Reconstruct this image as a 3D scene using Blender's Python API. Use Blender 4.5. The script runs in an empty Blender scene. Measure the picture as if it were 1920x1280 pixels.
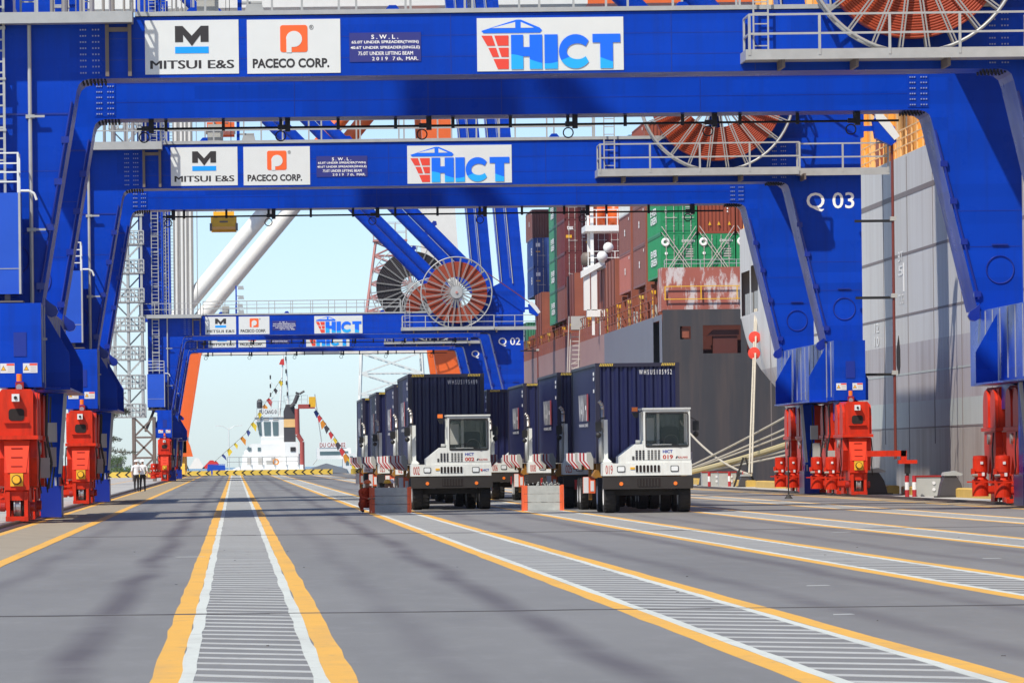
import bpy, bmesh, math, random
from mathutils import Vector, Matrix
random.seed(7)
SC = bpy.context.scene
COL = SC.collection
R = math.radians

# ---------------------------------------------------------------- camera
cam_d = bpy.data.cameras.new('camera')
cam_d.sensor_width = 36.0
cam_d.lens = 206.25
cam_d.shift_x = 0.2708
cam_d.shift_y = 0.1174
cam_d.clip_start = 0.5
cam_d.clip_end = 30000
cam = bpy.data.objects.new('camera', cam_d)
COL.objects.link(cam)
cam.matrix_world = Matrix.Translation((0, 0, 1.58)) @ Matrix.Rotation(R(90), 4, 'X') @ Matrix.Rotation(-0.0115, 4, 'Z')
SC.camera = cam

# ---------------------------------------------------------------- sky, sun, exposure
SUN_EL, SUN_AZ = R(52), R(38)          # azimuth counted from behind the camera towards the left
to_sun = Vector((-math.sin(SUN_AZ) * math.cos(SUN_EL), -math.cos(SUN_AZ) * math.cos(SUN_EL), math.sin(SUN_EL)))
world = bpy.data.worlds.new('World'); SC.world = world
world.use_nodes = True
wn = world.node_tree.nodes; wn.clear()
w_out = wn.new('ShaderNodeOutputWorld'); w_bg = wn.new('ShaderNodeBackground'); w_sky = wn.new('ShaderNodeTexSky')
w_sky.sky_type = 'NISHITA'
w_sky.sun_disc = False
w_sky.sun_elevation = SUN_EL
w_sky.sun_rotation = math.atan2(to_sun.x, to_sun.y)
w_sky.altitude = 0
w_sky.air_density = 0.6
w_sky.dust_density = 0.35
w_sky.ozone_density = 3.0
w_bg.inputs['Strength'].default_value = 0.15
world.node_tree.links.new(w_sky.outputs[0], w_bg.inputs[0])
world.node_tree.links.new(w_bg.outputs[0], w_out.inputs[0])
sun_d = bpy.data.lights.new('sun', 'SUN')
sun_d.energy = 4.9; sun_d.angle = R(1.0); sun_d.color = (1.0, 0.94, 0.84)
sun = bpy.data.objects.new('sun', sun_d); COL.objects.link(sun)
sun.rotation_euler = (-to_sun).to_track_quat('-Z', 'Y').to_euler()
SC.view_settings.view_transform = 'Standard'
SC.view_settings.look = 'None'
SC.view_settings.gamma = 1.0
SC.view_settings.use_curve_mapping = False
SC.view_settings.exposure = 0.08

# ---------------------------------------------------------------- materials
MATS = {}
def mat(name, col, rough=0.45, var=0.12, scale=1.5, metal=0.0, streak=0.0, streak_col=(0.05, 0.04, 0.035), coat=0.0, bump=0.0, emit=None, spec=0.5, lo=0.48, hi=0.75, sscale=(2.2, 2.2, 0.12)):
    m = bpy.data.materials.new(name); m.use_nodes = True
    nt = m.node_tree; n = nt.nodes; L = nt.links
    p = n['Principled BSDF']
    p.inputs['Roughness'].default_value = rough
    p.inputs['Metallic'].default_value = metal
    p.inputs['Coat Weight'].default_value = coat
    p.inputs['Coat Roughness'].default_value = 0.12
    p.inputs['Specular IOR Level'].default_value = spec
    tc = n.new('ShaderNodeTexCoord')
    no = n.new('ShaderNodeTexNoise'); no.inputs['Scale'].default_value = scale; no.inputs['Detail'].default_value = 5
    L.new(tc.outputs['Object'], no.inputs['Vector'])
    mx = n.new('ShaderNodeMix'); mx.data_type = 'RGBA'
    a = [max(0, c * (1 - var)) for c in col]; b = [min(1, c * (1 + var)) for c in col]
    mx.inputs['A'].default_value = (*a, 1); mx.inputs['B'].default_value = (*b, 1)
    L.new(no.outputs['Fac'], mx.inputs['Factor'])
    out = mx.outputs['Result']
    if streak > 0:
        mp = n.new('ShaderNodeMapping'); mp.inputs['Scale'].default_value = sscale
        L.new(tc.outputs['Object'], mp.inputs['Vector'])
        n2 = n.new('ShaderNodeTexNoise'); n2.inputs['Scale'].default_value = 1.3; n2.inputs['Detail'].default_value = 6; n2.inputs['Roughness'].default_value = 0.7
        L.new(mp.outputs[0], n2.inputs['Vector'])
        rp = n.new('ShaderNodeValToRGB'); rp.color_ramp.elements[0].position = lo; rp.color_ramp.elements[1].position = hi
        L.new(n2.outputs['Fac'], rp.inputs['Fac'])
        ml = n.new('ShaderNodeMath'); ml.operation = 'MULTIPLY'; ml.inputs[1].default_value = streak
        L.new(rp.outputs['Color'], ml.inputs[0])
        m2 = n.new('ShaderNodeMix'); m2.data_type = 'RGBA'; m2.inputs['B'].default_value = (*streak_col, 1)
        L.new(ml.outputs[0], m2.inputs['Factor']); L.new(out, m2.inputs['A'])
        out = m2.outputs['Result']
    L.new(out, p.inputs['Base Color'])
    if bump > 0:
        bp = n.new('ShaderNodeBump'); bp.inputs['Strength'].default_value = bump; bp.inputs['Distance'].default_value = 0.02
        L.new(no.outputs['Fac'], bp.inputs['Height']); L.new(bp.outputs[0], p.inputs['Normal'])
    if emit:
        p.inputs['Emission Color'].default_value = (*emit[0], 1); p.inputs['Emission Strength'].default_value = emit[1]
    MATS[name] = m
    return m

mat('blue', (0.003, 0.046, 0.42), 0.27, 0.16, 0.7, spec=0.1, streak=0.4, streak_col=(0.012, 0.028, 0.17))
def plated(name, amt):
    m = MATS[name]; nt = m.node_tree; n = nt.nodes; L = nt.links; p = n['Principled BSDF']
    src = p.inputs['Base Color'].links[0].from_socket
    tc = n.new('ShaderNodeTexCoord'); sn = n.new('ShaderNodeVectorMath'); sn.operation = 'SNAP'; sn.inputs[1].default_value = (3.3, 3.0, 0.41)
    L.new(tc.outputs['Object'], sn.inputs[0])
    wn_ = n.new('ShaderNodeTexWhiteNoise'); L.new(sn.outputs[0], wn_.inputs['Vector'])
    r = n.new('ShaderNodeMapRange'); r.inputs['To Min'].default_value = 1 - amt; r.inputs['To Max'].default_value = 1 + amt; L.new(wn_.outputs['Value'], r.inputs['Value'])
    x = n.new('ShaderNodeVectorMath'); x.operation = 'SCALE'; L.new(src, x.inputs[0]); L.new(r.outputs[0], x.inputs['Scale'])
    L.new(x.outputs[0], p.inputs['Base Color'])
    no = n.new('ShaderNodeTexNoise'); no.inputs['Scale'].default_value = 0.9; no.inputs['Detail'].default_value = 4; L.new(tc.outputs['Object'], no.inputs['Vector'])
    q = n.new('ShaderNodeMapRange'); q.inputs['To Min'].default_value = 0.18; q.inputs['To Max'].default_value = 0.42; L.new(no.outputs['Fac'], q.inputs['Value']); L.new(q.outputs[0], p.inputs['Roughness'])
plated('blue', 0.1)
mat('blue_dark', (0.006, 0.024, 0.26), 0.3, 0.2, 0.8)
mat('blue_cabinet', (0.01, 0.075, 0.5), 0.35, 0.15, 1.0)
mat('galv', (0.42, 0.43, 0.42), 0.45, 0.18, 3.0, metal=0.25)
mat('galv_brown', (0.16, 0.13, 0.11), 0.55, 0.2, 3.0)
mat('red', (0.58, 0.03, 0.009), 0.42, 0.18, 2.0, spec=0.2, streak=0.6, streak_col=(0.16, 0.02, 0.012), sscale=(3.0, 3.0, 0.5))
mat('red_dark', (0.3, 0.012, 0.008), 0.4, 0.2, 2.0)
mat('black', (0.012, 0.012, 0.013), 0.5, 0.3, 3.0)
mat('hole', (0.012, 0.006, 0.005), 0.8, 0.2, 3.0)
mat('rubber', (0.018, 0.017, 0.017), 0.75, 0.35, 4.0)
mat('under', (0.022, 0.018, 0.016), 0.7, 0.4, 3.0)
mat('yellow', (0.78, 0.42, 0.02), 0.5, 0.15, 3.0)
mat('yellow_pale', (0.7, 0.5, 0.08), 0.5, 0.15, 3.0)
mat('white', (0.72, 0.74, 0.7), 0.4, 0.08, 2.5, streak=0.4, streak_col=(0.42, 0.39, 0.34), sscale=(3.0, 3.0, 0.6))
mat('sign_white', (0.66, 0.69, 0.68), 0.5, 0.05, 2.0)
mat('letter_white', (0.86, 0.86, 0.84), 0.5, 0.04, 2.0)
mat('ink', (0.03, 0.027, 0.027), 0.5, 0.1, 2.0)
mat('logo_azure', (0.0, 0.32, 0.9), 0.5, 0.04, 2.0)
mat('logo_orange', (0.85, 0.13, 0.025), 0.5, 0.05, 2.0)
mat('logo_red', (0.75, 0.06, 0.035), 0.5, 0.05, 2.0)
mat('plate_violet', (0.025, 0.03, 0.2), 0.5, 0.1, 2.0)
mat('cable_orange', (0.34, 0.05, 0.016), 0.45, 0.2, 6.0)
mat('cable_black', (0.02, 0.016, 0.02), 0.5, 0.3, 6.0)
mat('cable_maroon', (0.16, 0.03, 0.02), 0.5, 0.2, 6.0)
mat('beacon', (0.9, 0.2, 0.02), 0.25, 0.1, 5.0)
mat('steel', (0.45, 0.43, 0.4), 0.35, 0.2, 5.0, metal=0.7)
mat('grey_box', (0.4, 0.4, 0.37), 0.45, 0.12, 3.0)
mat('navy', (0.009, 0.012, 0.062), 0.4, 0.2, 1.2, streak=0.3, streak_col=(0.03, 0.03, 0.055))
mat('navy_frame', (0.02, 0.018, 0.04), 0.45, 0.25, 2.0)
mat('hazard_red', (0.4, 0.02, 0.025), 0.45, 0.15, 3.0)
mat('hazard_white', (0.72, 0.71, 0.7), 0.45, 0.1, 3.0)
mat('chassis', (0.33, 0.15, 0.02), 0.5, 0.3, 3.0)
mat('orange_paint', (0.75, 0.13, 0.02), 0.4, 0.1, 1.0, streak=0.15, streak_col=(0.4, 0.08, 0.03))
mat('crane_white', (0.72, 0.72, 0.68), 0.4, 0.08, 1.0)
mat('hull_grey', (0.6, 0.595, 0.58), 0.5, 0.07, 0.25, streak=0.7, streak_col=(0.45, 0.41, 0.38), lo=0.44, hi=0.72, sscale=(0.8, 0.8, 0.05))
mat('hull_violet', (0.47, 0.44, 0.45), 0.5, 0.1, 0.3, streak=0.8, streak_col=(0.31, 0.26, 0.25), lo=0.42, hi=0.7, sscale=(0.9, 0.9, 0.06))
mat('hull_green', (0.48, 0.52, 0.5), 0.5, 0.1, 0.3, streak=0.4, streak_col=(0.33, 0.3, 0.3))
mat('hull_brown', (0.43, 0.4, 0.375), 0.5, 0.12, 0.4, streak=0.85, streak_col=(0.27, 0.22, 0.19), lo=0.4, hi=0.68, sscale=(0.9, 0.9, 0.08))
mat('hull_dark', (0.05, 0.045, 0.048), 0.5, 0.2, 0.3, streak=0.7, streak_col=(0.1, 0.07, 0.06), lo=0.45, hi=0.7, sscale=(1.0, 1.0, 0.06))
mat('spoke_grey', (0.32, 0.32, 0.31), 0.45, 0.15, 3.0, metal=0.2)
mat('hull_slate', (0.15, 0.16, 0.2), 0.5, 0.12, 0.3, streak=0.5, streak_col=(0.2, 0.13, 0.12))
mat('hull_pink', (0.33, 0.2, 0.18), 0.5, 0.12, 0.3, streak=0.5, streak_col=(0.25, 0.13, 0.1))
mat('rust', (0.27, 0.075, 0.04), 0.6, 0.25, 0.8, streak=0.5, streak_col=(0.16, 0.05, 0.03))
mat('rust_peel', (0.36, 0.1, 0.07), 0.6, 0.2, 0.8, streak=0.95, streak_col=(0.6, 0.52, 0.5), lo=0.5, hi=0.58, sscale=(0.9, 0.9, 0.3))
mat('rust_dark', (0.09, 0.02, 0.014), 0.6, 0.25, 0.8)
mat('seam', (0.2, 0.17, 0.165), 0.6, 0.2, 1.0)
mat('ship_orange', (0.8, 0.36, 0.06), 0.5, 0.12, 0.6, streak=0.3, streak_col=(0.5, 0.2, 0.05))
mat('ship_cream', (0.8, 0.5, 0.2), 0.5, 0.1, 1.0)
mat('rope', (0.5, 0.45, 0.36), 0.8, 0.25, 8.0)
mat('rope_yellow', (0.5, 0.42, 0.22), 0.8, 0.25, 8.0)
mat('box_green', (0.012, 0.24, 0.085), 0.5, 0.15, 0.8, streak=0.25, streak_col=(0.1, 0.2, 0.12))
mat('box_teal', (0.05, 0.23, 0.13), 0.5, 0.15, 0.8, streak=0.25, streak_col=(0.1, 0.2, 0.12))
mat('box_brown', (0.2, 0.075, 0.06), 0.5, 0.15, 0.8, streak=0.35, streak_col=(0.13, 0.06, 0.05))
mat('box_maroon', (0.14, 0.026, 0.025), 0.5, 0.2, 0.8)
mat('box_salmon', (0.38, 0.12, 0.09), 0.5, 0.15, 0.8, streak=0.2, streak_col=(0.25, 0.1, 0.08))
mat('box_rust', (0.26, 0.055, 0.025), 0.5, 0.15, 0.8)
mat('box_blue', (0.025, 0.065, 0.24), 0.5, 0.15, 0.8, streak=0.2, streak_col=(0.05, 0.06, 0.14))
mat('box_white', (0.6, 0.62, 0.6), 0.5, 0.1, 0.8)
mat('box_sky', (0.2, 0.38, 0.5), 0.5, 0.1, 0.8)
mat('rod', (0.5, 0.46, 0.42), 0.5, 0.2, 2.0)
mat('board', (0.42, 0.44, 0.42), 0.65, 0.25, 5.0)
mat('board_orange', (0.8, 0.13, 0.04), 0.5, 0.12, 5.0)
mat('skin', (0.4, 0.22, 0.14), 0.6, 0.1, 5.0)
mat('shirt', (0.8, 0.81, 0.83), 0.8, 0.05, 5.0)
mat('trousers', (0.015, 0.014, 0.015), 0.8, 0.2, 5.0)
mat('coverall', (0.5, 0.055, 0.015), 0.8, 0.2, 8.0)
mat('helmet_orange', (0.8, 0.16, 0.03), 0.35, 0.05, 5.0)
mat('helmet_yellow', (0.85, 0.45, 0.03), 0.35, 0.05, 5.0)
mat('helmet_white', (0.8, 0.8, 0.8), 0.35, 0.05, 5.0)
mat('tug_white', (0.78, 0.79, 0.77), 0.4, 0.05, 1.0)
mat('tug_red', (0.36, 0.07, 0.055), 0.45, 0.15, 1.0)
mat('tug_dark', (0.06, 0.055, 0.06), 0.5, 0.2, 1.0)
mat('concrete_pale', (0.42, 0.41, 0.385), 0.7, 0.15, 1.5)
mat('kerb_yellow', (0.6, 0.38, 0.08), 0.6, 0.2, 2.0)
def road_paint(name, col, wear=0.5):
    m = mat(name, col, 0.6, 0.08, 3.0, spec=0.3)
    nt = m.node_tree; n = nt.nodes; L = nt.links; p = n['Principled BSDF']
    src = p.inputs['Base Color'].links[0].from_socket
    tc = n.new('ShaderNodeNewGeometry')
    def spots(scale, vec, a, b, amt, c, src):
        mp = n.new('ShaderNodeMapping'); mp.inputs['Scale'].default_value = vec; L.new(tc.outputs['Position'], mp.inputs['Vector'])
        t = n.new('ShaderNodeTexNoise'); t.inputs['Scale'].default_value = scale; t.inputs['Detail'].default_value = 9; t.inputs['Roughness'].default_value = 0.75
        L.new(mp.outputs[0], t.inputs['Vector'])
        r = n.new('ShaderNodeMapRange'); r.inputs['From Min'].default_value = a; r.inputs['From Max'].default_value = b; r.inputs['To Max'].default_value = amt
        L.new(t.outputs['Fac'], r.inputs['Value'])
        x = n.new('ShaderNodeMix'); x.data_type = 'RGBA'; x.inputs['B'].default_value = (*c, 1); L.new(r.outputs[0], x.inputs['Factor']); L.new(src, x.inputs['A'])
        return x.outputs['Result']
    src = spots(3.0, (1, 0.35, 1), 0.55, 0.72, wear, (0.2, 0.195, 0.19), src)
    src = spots(0.5, (1, 0.3, 1), 0.5, 0.7, 0.3, (0.22, 0.2, 0.18), src)
    L.new(src, p.inputs['Base Color'])
road_paint('paint_yellow', (0.74, 0.41, 0.07), 0.4)
road_paint('paint_white', (0.6, 0.63, 0.58), 0.45)
road_paint('paint_hatch', (0.46, 0.47, 0.45), 0.7)
mat('hatch_brown', (0.3, 0.25, 0.18), 0.65, 0.25, 1.5, spec=0.3)
mat('rail_steel', (0.09, 0.06, 0.05), 0.5, 0.3, 4.0, metal=0.3)
mat('joint', (0.09, 0.085, 0.085), 0.7, 0.4, 2.0, spec=0.3)
mat('leaf', (0.06, 0.11, 0.03), 0.7, 0.5, 2.0)
mat('leaf_grey', (0.11, 0.12, 0.09), 0.7, 0.4, 2.0)
mat('bark', (0.14, 0.11, 0.085), 0.8, 0.3, 3.0)
mat('far_grey', (0.2, 0.22, 0.25), 0.8, 0.2, 0.5)
mat('mast_pink', (0.5, 0.22, 0.19), 0.5, 0.1, 0.5)
for nm, c in (('flag_red', (0.6, 0.04, 0.04)), ('flag_yellow', (0.8, 0.55, 0.03)), ('flag_blue', (0.05, 0.07, 0.25)), ('flag_orange', (0.7, 0.25, 0.02)), ('flag_black', (0.06, 0.05, 0.06))):
    mat(nm, c, 0.8, 0.1, 3.0)

def glass(name, col, alpha=1.0):
    m = bpy.data.materials.new(name); m.use_nodes = True
    p = m.node_tree.nodes['Principled BSDF']
    no = m.node_tree.nodes.new('ShaderNodeTexNoise'); no.inputs['Scale'].default_value = 3
    rp = m.node_tree.nodes.new('ShaderNodeMapRange'); rp.inputs['To Min'].default_value = 0.03; rp.inputs['To Max'].default_value = 0.1
    m.node_tree.links.new(no.outputs['Fac'], rp.inputs['Value']); m.node_tree.links.new(rp.outputs[0], p.inputs['Roughness'])
    p.inputs['Base Color'].default_value = (*col, 1)
    p.inputs['Alpha'].default_value = alpha
    p.inputs['Specular IOR Level'].default_value = 0.6
    MATS[name] = m
glass('cab_glass', (0.08, 0.14, 0.14), 0.06)
glass('lens', (0.75, 0.78, 0.78), 1.0)
glass('tug_glass', (0.1, 0.16, 0.18), 1.0)

# ---------------------------------------------------------------- mesh helpers
class MB:
    """collects faces, then links them as one mesh object"""
    def __init__(self):
        self.v = []; self.f = []
    def add(self, vs, fs):
        k = len(self.v)
        self.v += [tuple(p) for p in vs]
        self.f += [tuple(k + i for i in f) for f in fs]
        return self
    def box(self, x0, x1, y0, y1, z0, z1):
        return self.add([(x0, y0, z0), (x1, y0, z0), (x1, y1, z0), (x0, y1, z0), (x0, y0, z1), (x1, y0, z1), (x1, y1, z1), (x0, y1, z1)],
                        [(0, 3, 2, 1), (4, 5, 6, 7), (0, 1, 5, 4), (1, 2, 6, 5), (2, 3, 7, 6), (3, 0, 4, 7)])
    def prism(self, pts, a, b, axis='y'):
        n = len(pts)
        def P(p, t):
            return {'y': (p[0], t, p[1]), 'x': (t, p[0], p[1]), 'z': (p[0], p[1], t)}[axis]
        vs = [P(p, a) for p in pts] + [P(p, b) for p in pts]
        fs = [tuple(range(n)), tuple(range(2 * n - 1, n - 1, -1))] + [(i, i + n, (i + 1) % n + n, (i + 1) % n) for i in range(n)]
        return self.add(vs, fs)
    def tube(self, p0, p1, r, n=8, r1=None, cap=True):
        p0 = Vector(p0); p1 = Vector(p1); r1 = r if r1 is None else r1
        d = (p1 - p0)
        if d.length < 1e-6: return self
        q = d.to_track_quat('Z', 'Y')
        vs = []
        for p, rr in ((p0, r), (p1, r1)):
            for i in range(n):
                t = 2 * math.pi * i / n
                vs.append(p + q @ Vector((rr * math.cos(t), rr * math.sin(t), 0)))
        fs = [(i, (i + 1) % n, (i + 1) % n + n, i + n) for i in range(n)]
        if cap: fs += [tuple(range(n - 1, -1, -1)), tuple(range(n, 2 * n))]
        return self.add(vs, fs)
    def path(self, pts, r, n=6):
        for a, b in zip(pts[:-1], pts[1:]): self.tube(a, b, r, n)
        return self
    def bar(self, p0, p1, w, h=None):
        h = w if h is None else h
        p0 = Vector(p0); p1 = Vector(p1); d = p1 - p0
        if d.length < 1e-6: return self
        q = d.to_track_quat('Z', 'Y')
        vs = []
        for p in (p0, p1):
            for sx, sy in ((-1, -1), (1, -1), (1, 1), (-1, 1)):
                vs.append(p + q @ Vector((sx * w / 2, sy * h / 2, 0)))
        return self.add(vs, [(3, 2, 1, 0), (4, 5, 6, 7), (0, 1, 5, 4), (1, 2, 6, 5), (2, 3, 7, 6), (3, 0, 4, 7)])
    def lathe(self, prof, c, axis='z', n=24):
        c = Vector(c); m = len(prof); vs = []
        for i in range(n):
            t = 2 * math.pi * i / n; ct, st = math.cos(t), math.sin(t)
            for r, h in prof:
                o = {'z': (r * ct, r * st, h), 'y': (r * ct, h, r * st), 'x': (h, r * ct, r * st)}[axis]
                vs.append(c + Vector(o))
        fs = []
        for i in range(n):
            j = (i + 1) % n
            for k in range(m - 1): fs.append((i * m + k, j * m + k, j * m + k + 1, i * m + k + 1))
        return self.add(vs, fs)
    def ball(self, c, r, n=14, m=8, sz=1.0):
        prof = [(max(1e-4, r * math.sin(math.pi * i / m)), -r * sz * math.cos(math.pi * i / m)) for i in range(m + 1)]
        return self.lathe(prof, c, 'z', n)
    def ring(self, c, R_, r, axis='y', n=40, m=6):
        prof = [(R_ + r * math.cos(2 * math.pi * i / m), r * math.sin(2 * math.pi * i / m)) for i in range(m + 1)]
        return self.lathe(prof, c, axis, n)
    def railing(self, p0, p1, h=1.05, step=1.5, rails=(0.55, 1.05), t=0.05):
        p0 = Vector(p0); p1 = Vector(p1); d = p1 - p0; k = max(1, round(d.length / step))
        for i in range(k + 1):
            q = p0 + d * (i / k); self.bar(q, q + Vector((0, 0, h)), t)
        for r in rails: self.bar(p0 + Vector((0, 0, r)), p1 + Vector((0, 0, r)), t * 0.8)
        return self
    def ladder(self, x0, x1, y, z0, z1, step=0.3, t=0.05):
        self.bar((x0, y, z0), (x0, y, z1), t); self.bar((x1, y, z0), (x1, y, z1), t)
        k = int((z1 - z0) / step)
        for i in range(1, k + 1): self.bar((x0, y, z0 + i * step), (x1, y, z0 + i * step), t * 0.7)
        return self
    def build(self, name, m, parent=None, smooth=False, off=(0, 0, 0)):
        me = bpy.data.meshes.new(name)
        me.from_pydata([(v[0] - off[0], v[1] - off[1], v[2] - off[2]) for v in self.v], [], self.f)
        bm = bmesh.new(); bm.from_mesh(me)
        bmesh.ops.recalc_face_normals(bm, faces=bm.faces)
        bm.to_mesh(me); bm.free()
        if smooth:
            me.polygons.foreach_set('use_smooth', [True] * len(me.polygons))
        me.materials.append(MATS[m] if isinstance(m, str) else m)
        o = bpy.data.objects.new(name, me); COL.objects.link(o)
        if parent is not None: o.parent = parent
        return o

def tag(o, label=None, cat=None, group=None, kind=None):
    if label: o['label'] = label
    if cat: o['category'] = cat
    if group: o['group'] = group
    if kind: o['kind'] = kind
    return o
def thing(name, loc, label, cat, group=None, rz=0):
    o = bpy.data.objects.new(name, None); COL.objects.link(o)
    o.location = loc; o.rotation_euler = (0, 0, rz); o.empty_display_size = 0.3
    return tag(o, label, cat, group)
def copy_tree(o, parent=None):
    c = o.copy(); COL.objects.link(c)
    if parent is not None: c.parent = parent
    for ch in list(o.children): copy_tree(ch, c)
    return c
def set_mat(o, m):
    o.material_slots[0].link = 'OBJECT'; o.material_slots[0].material = MATS[m]

TXT = {}
def text_verts(s, offset):
    key = (s, offset)
    if key not in TXT:
        cu = bpy.data.curves.new('lettering', 'FONT'); cu.body = s; cu.offset = offset; cu.resolution_u = 3
        o = bpy.data.objects.new('lettering', cu); COL.objects.link(o)
        bpy.context.view_layer.update()
        me = bpy.data.meshes.new_from_object(o.evaluated_get(bpy.context.evaluated_depsgraph_get()))
        vs = [tuple(v.co) for v in me.vertices]; fs = [tuple(p.vertices) for p in me.polygons]
        bpy.data.objects.remove(o); bpy.data.curves.remove(cu); bpy.data.meshes.remove(me)
        TXT[key] = (vs, fs)
    return TXT[key]
def text(s, x0, x1, z0, z1, y, m, parent=None, name='lettering', offset=0.012, side='front', mb=None, off=(0, 0, 0)):
    """flat lettering that fills the given rectangle; front faces -Y, side faces -X (x is then the depth, near end last)"""
    vs, fs = text_verts(s, 0.0 if 'M' in s else offset)
    ax = min(v[0] for v in vs); bx = max(v[0] for v in vs); az = min(v[1] for v in vs); bz = max(v[1] for v in vs)
    out = []
    for v in vs:
        u = (v[0] - ax) / (bx - ax); w = (v[1] - az) / max(1e-6, bz - az)
        X = x0 + u * (x1 - x0); Z = z0 + w * (z1 - z0)
        out.append((X, y, Z) if side == 'front' else (y, X, Z))
    b = mb or MB()
    b.add(out, fs)
    if 'M' in s and offset > 0:                     # this glyph cannot be thickened by the font, so it is stroked twice
        d = 1.1 * offset * abs(x1 - x0) / (bx - ax)
        for k, e in ((1, -d), (2, d)):
            b.add([(v[0] + e, v[1] + 0.001 * k, v[2]) if side == 'front' else (v[0] + 0.001 * k, v[1] + e, v[2]) for v in out], fs)
    if mb: return mb
    return b.build(name, m, parent, off=off)
# ---------------------------------------------------------------- quay, sea, markings
def ground_material():
    m = bpy.data.materials.new('quay_asphalt'); m.use_nodes = True
    nt = m.node_tree; n = nt.nodes; L = nt.links; p = n['Principled BSDF']
    tc = n.new('ShaderNodeTexCoord')
    def noise(scale, vec=(1, 1, 1), detail=6, rough=0.6):
        mp = n.new('ShaderNodeMapping'); mp.inputs['Scale'].default_value = vec
        L.new(tc.outputs['Object'], mp.inputs['Vector'])
        t = n.new('ShaderNodeTexNoise'); t.inputs['Scale'].default_value = scale; t.inputs['Detail'].default_value = detail; t.inputs['Roughness'].default_value = rough
        L.new(mp.outputs[0], t.inputs['Vector']); return t.outputs['Fac']
    def ramp(f, a, b):
        r = n.new('ShaderNodeMapRange'); r.inputs['From Min'].default_value = a; r.inputs['From Max'].default_value = b
        L.new(f, r.inputs['Value']); return r.outputs[0]
    def mix(fac, a, b):
        x = n.new('ShaderNodeMix'); x.data_type = 'RGBA'
        L.new(fac, x.inputs['Factor'])
        for k, v in (('A', a), ('B', b)):
            if isinstance(v, tuple): x.inputs[k].default_value = (*v, 1)
            else: L.new(v, x.inputs[k])
        return x.outputs['Result']
    c = mix(ramp(noise(0.35, (1, 0.12, 1)), 0.3, 0.7), (0.188, 0.184, 0.172), (0.238, 0.234, 0.221))
    c = mix(ramp(noise(9.0, (1, 0.4, 1), 8, 0.8), 0.62, 0.85), c, (0.12, 0.12, 0.125))
    # old tyre tracks along the lanes, and wide stains
    def math_(op, a, b=None, v=None):
        q = n.new('ShaderNodeMath'); q.operation = op; L.new(a, q.inputs[0])
        if b is not None: L.new(b, q.inputs[1])
        elif v is not None: q.inputs[1].default_value = v
        return q.outputs[0]
    c = mix(math_('MULTIPLY', ramp(noise(0.55, (1, 0.5, 1), 7, 0.7), 0.42, 0.66), v=0.12), c, (0.13, 0.127, 0.125))
    c = mix(math_('MULTIPLY', ramp(noise(30.0, (1, 0.25, 1), 4, 0.9), 0.6, 0.75), v=0.5), c, (0.11, 0.105, 0.1))
    c = mix(math_('MULTIPLY', ramp(noise(6.0, (0.35, 1, 1), 6, 0.8), 0.56, 0.74), v=0.4), c, (0.13, 0.125, 0.12))
    c = mix(math_('MULTIPLY', ramp(noise(2.6, (1, 0.22, 1), 7, 0.75), 0.5, 0.7), v=0.35), c, (0.28, 0.277, 0.272))
    sp = n.new('ShaderNodeSeparateXYZ'); L.new(tc.outputs['Object'], sp.inputs[0])
    wob = math_('MULTIPLY', math_('SUBTRACT', noise(0.05, (0.2, 1, 1), 3), v=0.5), v=0.8)
    for x0, amt in ((-1.3, 0.75), (-3.0, 0.35), (2.9, 0.7), (1.6, 0.3), (6.2, 0.4), (7.9, 0.5), (11.0, 0.4), (12.6, 0.4)):
        d = math_('ABSOLUTE', math_('ADD', math_('SUBTRACT', sp.outputs['X'], v=x0), wob))
        g = math_('MULTIPLY', math_('MULTIPLY', ramp(d, 0.3, 0.05), ramp(noise(0.11 + 0.01 * x0, (0.3, 1, 1), 5, 0.65), 0.22, 0.55)), v=amt * 0.95)
        c = mix(g, c, (0.085, 0.07, 0.072))
    st = ramp(noise(0.07, (1, 0.35, 1), 4, 0.5), 0.6, 0.72)
    m3 = n.new('ShaderNodeMath'); m3.operation = 'MULTIPLY'; m3.inputs[1].default_value = 0.1; L.new(st, m3.inputs[0])
    c = mix(m3.outputs[0], c, (0.16, 0.145, 0.145))
    L.new(c, p.inputs['Base Color'])
    p.inputs['Roughness'].default_value = 0.5
    p.inputs['Specular IOR Level'].default_value = 0.12
    bp = n.new('ShaderNodeBump'); bp.inputs['Strength'].default_value = 0.15; bp.inputs['Distance'].default_value = 0.01
    L.new(noise(25.0, (1, 1, 1), 6, 0.7), bp.inputs['Height']); L.new(bp.outputs[0], p.inputs['Normal'])
    MATS['asphalt'] = m
ground_material()
def sea_material():
    m = bpy.data.materials.new('sea_water'); m.use_nodes = True
    nt = m.node_tree; n = nt.nodes; L = nt.links; p = n['Principled BSDF']
    p.inputs['Base Color'].default_value = (0.05, 0.14, 0.2, 1); p.inputs['Roughness'].default_value = 0.18
    t = n.new('ShaderNodeTexNoise'); t.inputs['Scale'].default_value = 0.5; t.inputs['Detail'].default_value = 6
    tc = n.new('ShaderNodeTexCoord'); L.new(tc.outputs['Object'], t.inputs['Vector'])
    bp = n.new('ShaderNodeBump'); bp.inputs['Strength'].default_value = 0.5; bp.inputs['Distance'].default_value = 0.4
    L.new(t.outputs['Fac'], bp.inputs['Height']); L.new(bp.outputs[0], p.inputs['Normal'])
    MATS['sea'] = m
sea_material()
QE = 735.0                                    # far end of the quay
quay = MB().box(-900, 26.6, -80, QE, -6, 0).build('quay', 'asphalt'); tag(quay, kind='structure')
sea = MB().box(-3800, 3800, -180, 5800, -4.2, -4.0).build('sea', 'sea'); tag(sea, kind='structure')
shore = MB().box(-3700, -60, 1500, 1900, -4.1, 1.2).build('far_shore', 'far_grey'); tag(shore, kind='structure')

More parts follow.
